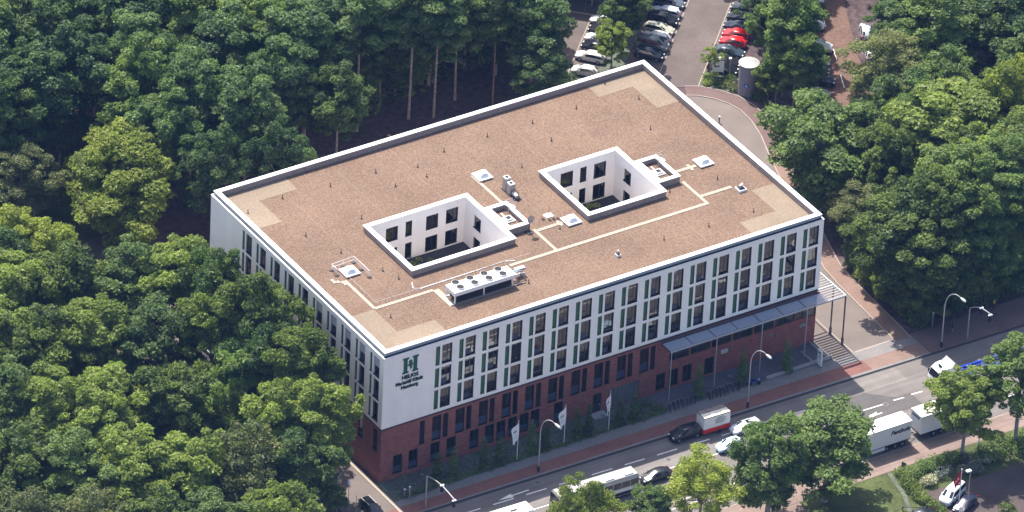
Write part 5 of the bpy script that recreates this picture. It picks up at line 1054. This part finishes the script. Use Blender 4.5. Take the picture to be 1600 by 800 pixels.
# white coach at the bottom edge
t5 = thing('white_bus', 'white bus roof with dark hatches at the bottom edge', 'bus', (7.6, -17.35, .02), -.03)
b = MB(); b.box(-5.6, 5.6, -1.22, 1.22, .5, 2.9, 'whitepaint'); b.box(-5.5, 5.5, -1.12, 1.12, 2.9, 3.05, 'whitepaint'); b.obj('body', t5)
for s in (-1, 1): b = MB(); b.box(-5.2, 5.2, min(s * 1.22, s * 1.235), max(s * 1.22, s * 1.235), 1.5, 2.5, 'carglass'); b.obj('side_window', t5)
b = MB(); b.box(5.6, 5.62, -1.05, 1.05, 1.5, 2.6, 'carglass'); b.obj('rear_window', t5)
for x in (4.1, 1.7, -1.5): b = MB(); b.box(x - .5, x + .5, -.45, .4, 3.05, 3.1, 'galv'); b.obj('roof_hatch', t5)
b = MB(); b.box(2.4, 3.4, -.2, .1, 3.05, 3.12, 'darkmetal'); b.obj('vent', t5)
wheelset(t5, (-3.6, 3.3), 1.05)

# ================================================================ street furniture
def lamp(x, y, dx, dy, h, label, z0=.12, arm=2.3):
    t = thing('street_lamp', label, 'street lamp', (x, y, z0)); b = MB()
    pts = [(0, 0, 0), (0, 0, h * .72)] + [(dx * arm * (1 - math.cos(a)) * .5, dy * arm * (1 - math.cos(a)) * .5, h * .72 + h * .28 * math.sin(a)) for a in np.linspace(.3, PI * .62, 7)]
    b.tube(pts, [.11, .085] + [.07] * 7, 'galv', 8); b.obj('pole', t)
    e = Vector(pts[-1]); d = Vector((dx, dy, -.35)).normalized(); b = MB(); b.tube([e, e + d * .3, e + d * .75, e + d * .95], [.07, .17, .19, .08], 'cap', 8); b.obj('lamp_head', t)
    b = MB(); b.box(-.14, .14, -.14, .14, 0, .9, 'darkmetal'); b.obj('base', t); return t
lamp(20.7, -7.9, .35, -.94, 9.2, 'curved grey street lamp between the two left flags', arm=3.4)
lamp(54.4, -8.9, .35, -.94, 10.2, 'curved grey street lamp beside the blue motorcycle', arm=3.6)
lamp(86.6, -9.6, .35, -.94, 9.6, 'curved street lamp behind the white cab of the blue trailer lorry', arm=3.6)
def signal(x, y, ex, ey, label):
    t = thing('traffic_signal', label, 'traffic light', (x, y, .12)); b = MB()
    d = Vector((ex, ey)); pts = [(0, 0, 0), (0, 0, 5.0)] + [(d.x * s, d.y * s, 5.0 + 1.15 * math.sin(min(s * 2.2, 1.57)) - .35 * s * s) for s in (.08, .2, .35, .55, .8, 1.0)]
    b.tube(pts, [.12, .1] + [.085] * 6, 'galv', 8); b.obj('pole', t)
    for s, zz in ((1.0, 5.55), (.55, 5.95)):
        b = MB(); px_, py_ = d.x * s, d.y * s; b.box(px_ - .16, px_ + .16, py_ - .16, py_ + .16, zz - 1.0, zz, 'black'); h_ = b.obj('signal_head', t)
        b = MB(); 
        for k in range(3): b.box(px_ - .1, px_ + .1, py_ - .28, py_ - .16, zz - .3 - k * .3, zz - .1 - k * .3, 'darkmetal')
        b.obj('visor', h_); b = MB(); b.box(px_ - .3, px_ + .3, py_ - .12, py_ + .12, zz, zz + .14, 'cap'); b.obj('top_cap', h_)
signal(2.9, -7.4, -.3, -7.4, 'arched grey traffic signal mast over the street at the near corner')
signal(91.2, -9.4, .9, -3.6, 'small arched traffic signal in tree shade right of the street lamp')
# flags
def flag(x, y, label, curl=0):
    t = thing('flagpole', label, 'flag', (x, y, .1)); b = MB(); b.tube([(0, 0, 0), (0, 0, 6.6)], [.055, .035], 'cap', 7); b.obj('pole', t)
    b = MB(); nu, nv = 8, 10; vs = []
    W_ = (1.35, 1.5, .95)[curl]; d = Vector((-.95, -.2 - .1 * curl, 0)).normalized(); side = Vector((-d.y, d.x, 0))
    for j in range(nv + 1):
        for i in range(nu + 1):
            u, v = i / nu, j / nv
            drop = u * (1.15 if curl != 2 else 1.5); p = d * (W_ * u * (1 - .25 * v)) + side * (.14 * math.sin(u * 6 + v * 3)) + Vector((0, 0, 6.5 - v * 3.2 - drop * (1 - .75 * v) - .15 * math.sin(u * 3) * v)); vs.append(p)
    fs = [(j * (nu + 1) + i, j * (nu + 1) + i + 1, (j + 1) * (nu + 1) + i + 1, (j + 1) * (nu + 1) + i) for j in range(nv) for i in range(nu)]
    b.add(vs, fs, 'flag'); cl_ = b.obj('cloth', t, True)
    # printed H mark and a line of text, laid just proud of the cloth
    b = MB()
    def at(u, v, o=.02):
        drop = u * (1.15 if curl != 2 else 1.5); p = d * (W_ * u * (1 - .25 * v)) + side * (.14 * math.sin(u * 6 + v * 3)) + Vector((0, 0, 6.5 - v * 3.2 - drop * (1 - .75 * v) - .15 * math.sin(u * 3) * v)); return p - side * 0 + Vector((-.2, -.9, .3)).normalized() * o
    for (u0, u1, v0, v1) in ((.34, .42, .3, .44), (.56, .64, .3, .44), (.42, .57, .35, .39), (.25, .75, .62, .63), (.25, .75, .66, .67)): b.quad(at(u0, v0), at(u0, v1), at(u1, v1), at(u1, v0), 'darksign')
    b.obj('printed_mark', cl_)
flag(19.6, -4.15, 'white flag on a pole, left of three along the planted strip', 0); flag(27.3, -4.05, 'white flag behind the curved street lamp head', 1); flag(34.5, -4.2, 'narrow furled white flag, right of three along the planted strip', 2)
t = thing('flagpole', 'red and white flag on a pole beside the parked silver people carrier', 'flag', (65.9, -43.5, .1)); b = MB(); b.tube([(0, 0, 0), (0, 0, 7.0)], .05, 'cap', 7); b.ball(0, 0, 7.05, .1, 'cap'); b.obj('pole', t)
b = MB(); vs = []
for j in range(9):
    for i in range(6):
        u, v = i / 5, j / 8; vs.append(Vector((-1.0 * u * (1 - .2 * v), .12 * math.sin(u * 7 + v * 4) + .25 * u, 6.9 - v * 2.3 - u * 1.5 * (1 - .6 * v))))
fs = [(j * 6 + i, j * 6 + i + 1, (j + 1) * 6 + i + 1, (j + 1) * 6 + i) for j in range(8) for i in range(5)]
b.add(vs, fs, 'redflag')
for k in (8, 14, 21, 27, 33, 38): q = fs[k]; 
c_ = b.obj('cloth', t, True); b = MB()
for k in (12, 18, 24, 31, 35): q = [vs[i] + Vector((-.1, -.3, .1)).normalized() * .03 for i in fs[k]]; b.quad(*q, 'flag')
b.obj('white_print', c_)
t = thing('yard_lamp', 'slim grey lamp post with box head right of the red flag', 'street lamp', (67.0, -44.0, .1)); b = MB(); b.tube([(0, 0, 0), (0, 0, 6.8)], .06, 'galv', 7); b.obj('pole', t); b = MB(); b.box(-.7, .05, -.25, .25, 6.75, 6.92, 'cap'); b.obj('lamp_head', t)
for x, y, h, lb, ball in ((-7.0, -3.4, 4.6, 'slim post lamp with white globe beside the black estate car', 1), (-6.3, -4.3, 3.0, 'short thin post beside the globe lamp', 0), (-8.5, -2.9, 6.2, 'tall thin curved post at the edge of the left trees', 2)):
    t = thing('post_lamp', lb, 'street lamp' if ball else 'post', (x, y, .02)); b = MB()
    if ball == 2: b.tube([(0, 0, 0), (0, 0, 5), (.2, .1, 5.8), (.7, .3, 6.3)], .05, 'galv', 6)
    else: b.tube([(0, 0, 0), (0, 0, h)], .045, 'galv', 6)
    b.obj('pole', t)
    if ball == 1: b = MB(); b.ball(.0, .0, h + .25, .28, 'cap', 14, 8); b.obj('globe', t, True)
for x, y, h, lb in ((1.5, -4.2, 1.3, 'short grey marker post at the near corner, left one'), (1.95, -4.75, 1.9, 'taller grey marker post with white plate at the near corner'), (88.5, -4.6, 2.2, 'grey marker post at the wood edge right of the drive'), (91.2, 54.0, 1.0, 'dark bollard with white cap in the curved drive')):
    t = thing('marker_post', lb, 'post', (x, y, .02)); b = MB(); b.cyl(0, 0, 0, h, .08, 'darkmetal' if h == 1.0 else 'galv', 8); b.obj('post', t); b = MB(); b.box(-.12, .12, -.12, .12, h, h + .12, 'cap'); b.obj('cap', t)
# silo: round concrete shaft with ribbed lid
t = thing('concrete_shaft', 'tall round grey concrete shaft with ribbed white lid beside the curved path', 'tower', (99.4, 58.9, 0)); b = MB(); b.cyl(0, 0, 0, 5.1, 1.42, 'greycon', 28); b.obj('shaft', t, False)
b = MB(); b.tube([(0, 0, 5.1), (0, 0, 5.25), (0, 0, 5.5)], [1.55, 1.55, .25], 'galv', 28); b.obj('lid', t)
for k in range(14): b = MB(); a = 2 * PI * k / 14; b.tube([(.25 * math.cos(a), .25 * math.sin(a), 5.51), (1.5 * math.cos(a), 1.5 * math.sin(a), 5.26)], .035, 'cap', 4); b.obj('rib', t)
b = MB(); 
vs = [(.42 * math.cos(a), .42 * math.sin(a)) for a in np.linspace(0, 2 * PI, 17)[:-1]]
Rm = Matrix.Rotation(math.radians(-120), 4, 'Z')
def onshaft(u, z, r=1.45): a = math.radians(-135) + u / r; return (r * math.cos(a), r * math.sin(a), z)
b.add([onshaft(u, 2.0 + v) for u, v in vs], [tuple(range(16))], 'signblue'); b.add([onshaft(u, 2.0 + v, 1.47) for u, v in ((-.22, -.2), (-.02, .05), (.0, .25), (.1, .05), (.22, -.2), (.1, -.2), (.02, -.02), (-.1, -.2))], [tuple(range(8))], 'whitepaint'); b.obj('round_sign', t)
t = thing('notice_board', 'beige notice board right of the round concrete shaft', 'sign', (101.9, 58.3, .0), -.5); b = MB(); b.box(-.6, .6, -.04, .04, 1.4, 2.5, 'paver'); b.obj('board', t)
for s in (-.5, .5): b = MB(); b.box(s - .04, s + .04, -.03, .03, 0, 1.4, 'galv'); b.obj('post', t)
t = thing('information_sign', 'white sign board with green mark in the bed beside the young tree', 'sign', (98.0, 64.7, .1), math.radians(-35)); b = MB(); b.box(-.85, .85, -.05, .05, .7, 2.9, 'whitepaint'); b.obj('board', t)
b = MB(); b.box(-.6, -.2, -.062, -.05, 1.5, 1.8, 'greensign'); b.box(-.15, .2, -.062, -.05, 1.55, 1.8, 'green'); b.box(-.85, .85, -.06, -.05, 2.7, 2.9, 'greensign'); b.obj('print', t)
for s in (-.8, .8): b = MB(); b.box(s - .05, s + .05, -.045, .045, 0, .7, 'galv'); b.obj('post', t)
t = thing('post_lamp', 'grey post lamp in the planted bed right of the information sign', 'street lamp', (99.4, 63.7, .1)); b = MB(); b.tube([(0, 0, 0), (0, 0, 3.0)], .06, 'galv', 6); b.obj('pole', t); b = MB(); b.cyl(0, 0, 3.0, 3.25, .22, 'cap', 12); b.obj('lamp_head', t)
# building beyond the car park
bd = thing('service_building', 'grey building with columns beyond the car park at the top edge', 'building')
Rm = Matrix.Rotation(PI / 4, 4, 'Z')   # local x runs along b, local y against a
def bxy(b_, a0, a1, b0, b1, z0, z1, m): b_.box(b0, b1, -a1, -a0, z0, z1, m, Rm)
b = MB(); bxy(b, -22, 9.4, 130.2, 144, 0, 9, 'greycon'); b.obj('wall', bd); b = MB(); bxy(b, -22.3, 9.7, 128.6, 144.3, 9, 9.4, 'concrete'); b.obj('roof', bd)
for a_ in (-14, -10, -6, -2.5, 1.6, 4.2, 8): b = MB(); bxy(b, a_ - .15, a_ + .15, 128.7, 129.0, 0, 9, 'concrete'); b.obj('column', bd)
for a_ in np.arange(-20, 8, 3): 
    b = MB(); bxy(b, a_, a_ + 1.6, 130.12, 130.2, 1.0, 3.0, 'frame'); w = b.obj('window', bd); b = MB(); bxy(b, a_ + .1, a_ + 1.5, 130.08, 130.12, 1.1, 2.9, 'carglass'); b.obj('pane', w)
t = thing('road_sign', 'small blue road sign on a post at the car park edge', 'sign', (*ab(1.0, 126.9), 0), 0); b = MB(); b.tube([(0, 0, 0), (0, 0, 2.6)], .04, 'galv', 6); b.obj('post', t); b = MB(); b.box(-.35, .35, -.03, .03, 2.2, 2.9, 'signblue'); b.obj('plate', t)
# litter bins/boulders in the planted strip
bo = [(6.3, -.9), (17.3, -1.9), (31.8, -.8), (35.6, -1.0), (38.3, -.9), (56.5, -1.4), (50.2, -2.1), (60.9, -1.3)]
b = MB(); b.ball(0, 0, .05, .38, 'paving', 9, 5, .4); bm2 = b.mesh('garden_lamp', True)
for x, y in bo: o = link('pale_boulder', bm2, None, (x, y, .12), random.random() * 3); o.scale = (random.uniform(.8, 1.3), .8, 1); tag(o, 'flat pale stone lying in the bed before the clinic wall', 'stone', 'flat pale stones before the clinic wall')
# bicycles -------------------------------------------------------------
def bike_parts(t, frame='darkmetal'):
    for x in (-.52, .52):
        b = MB(); pts = [(x + .33 * math.cos(a), 0, .34 + .33 * math.sin(a)) for a in np.linspace(0, 2 * PI, 15)]; b.tube(pts, .038, 'rubber', 4, False); b.obj('wheel', t)
    b = MB()
    for p in ([(-.52, 0, .34), (-.2, 0, .34), (-.3, 0, .85)], [(-.2, 0, .34), (.35, 0, .8), (-.28, 0, .8)], [(.52, 0, .34), (.33, 0, .95)], [(-.52, 0, .34), (-.3, 0, .8)]): b.tube(p, .022, frame, 4)
    b.obj('frame', t); b = MB(); b.tube([(.33, -.28, 1.0), (.33, 0, .96), (.33, .28, 1.0)], .018, 'galv', 4); b.obj('handlebar', t)
    b = MB(); b.box(-.42, -.2, -.08, .08, .88, .94, 'black'); b.obj('saddle', t)
b0 = thing('bicycle', 'bicycle in the row parked along the forecourt edge', 'bicycle', (44.5, -4.3, .12), 1.2, 'bicycles parked along the forecourt edge'); bike_parts(b0)
kids = [c for c in b0.children]
bx_ = [45.3, 46.0, 46.7, 47.4, 48.2, 48.8, 51.0, 51.6, 52.2, 52.8, 53.4, 54.1, 54.8, 55.5, 56.1]
for i, x in enumerate(bx_):
    r = b0.copy(); C.objects.link(r); r.location = (x, -4.2 + random.uniform(-.15, .15) - .012 * (x - 45), .12); r.rotation_euler = (random.uniform(-.1, .1), 0, 1.2 + random.uniform(-.3, .3))
    for ch in b0.children:
        if ch in kids: c2 = ch.copy(); C.objects.link(c2); c2.parent = r
t = thing('motorcycle', 'blue motorcycle at the right end of the bicycle row', 'motorcycle', (58.2, -4.8, .12), -.25)
for x in (-.68, .68): b = MB(); b.tube([(x, -.07, .3), (x, .07, .3)], .3, 'rubber', 14); b.obj('wheel', t)
b = MB(); b.add([(-.75, -.14, .6), (-.7, .14, .6), (.1, .18, .6), (.1, -.18, .6), (-.95, -.1, .85), (-.95, .1, .85), (.2, .15, .95), (.2, -.15, .95)], [(0, 1, 2, 3), (4, 7, 6, 5), (0, 3, 7, 4), (1, 5, 6, 2), (0, 4, 5, 1), (3, 2, 6, 7)], 'blue'); b.ball(.28, 0, .82, .27, 'blue', 10, 6, .7); b.obj('fairing', t, False)
b = MB(); b.box(-.6, .05, -.15, .15, .86, .95, 'black'); b.obj('seat', t); b = MB(); b.tube([(.45, -.35, 1.05), (.5, 0, 1.0), (.45, .35, 1.05)], .025, 'black', 5); b.tube([(.68, 0, .3), (.45, 0, 1.0)], .04, 'galv', 5); b.obj('handlebar', t); b = MB(); b.ball(.68, 0, .85, .12, 'lampglass'); b.obj('headlight', t)
# box sign and timber rail by the verge
b = MB(); b.box(-.06, .06, -.35, .35, 0, 1.0, 'wood'); o = b.obj('leaning_board'); o.location = (65, -31.5, .1); o.rotation_euler = (0, .2, .3); tag(o, 'dark board standing at the edge of the south footpath', 'board')
t = thing('timber_rail', 'low dark timber rail on the grass at the bottom edge', 'fence', (0, 0, .1))
for p, q in (((56.4, -40.3), (59.4, -39.6)), ((59.4, -39.6), (62.0, -41.2))): b = MB(); b.tube([(*p, .6), (*q, .6)], .07, 'wood', 6); b.obj('rail', t)
for x, y in ((56.4, -40.3), (59.4, -39.6), (62.0, -41.2)): b = MB(); b.tube([(x, y, 0), (x, y, .75)], .08, 'wood', 6); b.obj('post', t)
t = thing('feather_flag', 'folded white feather flag at the hedge beside the street tree trunk', 'flag', (76.6, -33.0, .1)); b = MB(); b.tube([(0, 0, 0), (0, 0, 3.4)], .03, 'red', 5); b.obj('pole', t); b = MB(); b.add([(0, 0, .3), (-.35, -.12, .9), (-.3, -.1, 1.9), (0, 0, 2.5), (.08, 0, 1.2)], [(0, 1, 2, 3, 4), (4, 3, 2, 1, 0)], 'flag'); b.obj('cloth', t)
t = thing('advert_board', 'dark double sided poster board in tree shade behind the street lamp', 'sign', (90.6, -6.6, .12), .9); b = MB(); b.box(-.9, .9, -.1, .1, .6, 2.6, 'darkmetal'); b.box(-.7, .7, -.115, -.1, .8, 2.4, 'greycon'); b.obj('board', t)
for s in (-.6, .6): b = MB(); b.box(s - .06, s + .06, -.06, .06, 0, .6, 'galv'); b.obj('leg', t)

# ================================================================ people
def person(x, y, rot, top, label, pose='stand', z0=.02):
    t = thing('person', label, 'person', (x, y, z0), rot)
    if pose == 'sit': J = dict(pel=(0, 0, .14), ch=(-.12, 0, .5), nk=(-.14, 0, .66), hd=(-.12, 0, .80), kn=(.42, .14, .42), an=(.62, .16, .06), to=(.74, .17, .04), sh=(-.13, .19, .6), el=(-.12, .28, .36), ha=(.1, .22, .25))
    else: J = dict(pel=(0, 0, .95), ch=(0, 0, 1.25), nk=(0, 0, 1.47), hd=(.02, 0, 1.62), kn=(.08, .1, .5), an=(-.04, .1, .07), to=(.14, .12, .03), sh=(0, .19, 1.4), el=(.02, .27, 1.12), ha=(.14, .25, .9))
    names = ['pel', 'ch', 'nk', 'hd']; vs = [J[k] for k in names]; es = [(0, 1), (1, 2), (2, 3)]; rad = [.15, .16, .055, .10]
    for s in (1, -1):
        m = lambda k: (J[k][0], J[k][1] * s, J[k][2]) if True else None
        k2 = 1 if s == 1 or pose == 'sit' else -1
        for chain, root, rr_ in ((['kn', 'an', 'to'], 0, [.075, .05, .045]), (['sh', 'el', 'ha'], 1, [.06, .045, .04])):
            pr_ = root
            for k, r0 in zip(chain, rr_): p = m(k); p = (p[0] * (k2 if k in ('kn', 'an') else 1), p[1], p[2]); vs.append(p); es.append((pr_, len(vs) - 1)); rad.append(r0); pr_ = len(vs) - 1
    me = bpy.data.meshes.new('body'); me.from_pydata(vs, es, []); o = bpy.data.objects.new('body', me); C.objects.link(o)
    md = o.modifiers.new('skin', 'SKIN'); 
    for v, r0 in zip(me.skin_vertices[0].data, rad): v.radius = (r0, r0)
    me.skin_vertices[0].data[0].use_root = True
    o.modifiers.new('sub', 'SUBSURF').levels = 1; bpy.context.view_layer.update()
    m2 = bpy.data.meshes.new_from_object(o.evaluated_get(bpy.context.evaluated_depsgraph_get())); bpy.data.objects.remove(o)
    m2.materials.clear(); [m2.materials.append(M[k]) for k in ('cloth_dark', top, 'skin')]
    zl = J['pel'][2]; zn = J['nk'][2]
    for p in m2.polygons: z = p.center.z; p.material_index = 2 if z > zn or (pose != 'sit' and .84 < z < .93 and abs(p.center.y) > .2) else 1 if z > zl + .04 and p.center.x < .3 else 0
    link('body', m2, t); b = MB(); h = J['hd']; b.ball(h[0] - .02, 0, h[2] + .04, .115, 'wood', 10, 6); b.obj('hair', t, True)
person(-7.7, 82.0, .6, 'cloth_white', 'person in a pale top sitting on the grass, left of three', 'sit'); person(-6.6, 81.6, 2.4, 'cloth_dark', 'person in dark clothes sitting on the grass, middle of three', 'sit'); person(-4.0, 82.3, 3.4, 'cloth_white', 'person with a white top standing at the path by the clearing')
person(98.6, -5.3, 2.9, 'cloth_yellow', 'person in a yellow top walking on the shaded pavement', z0=.12); person(104.2, -5.2, 2.9, 'cloth_pink', 'person in a pink top on the shaded pavement at the right edge', z0=.12)
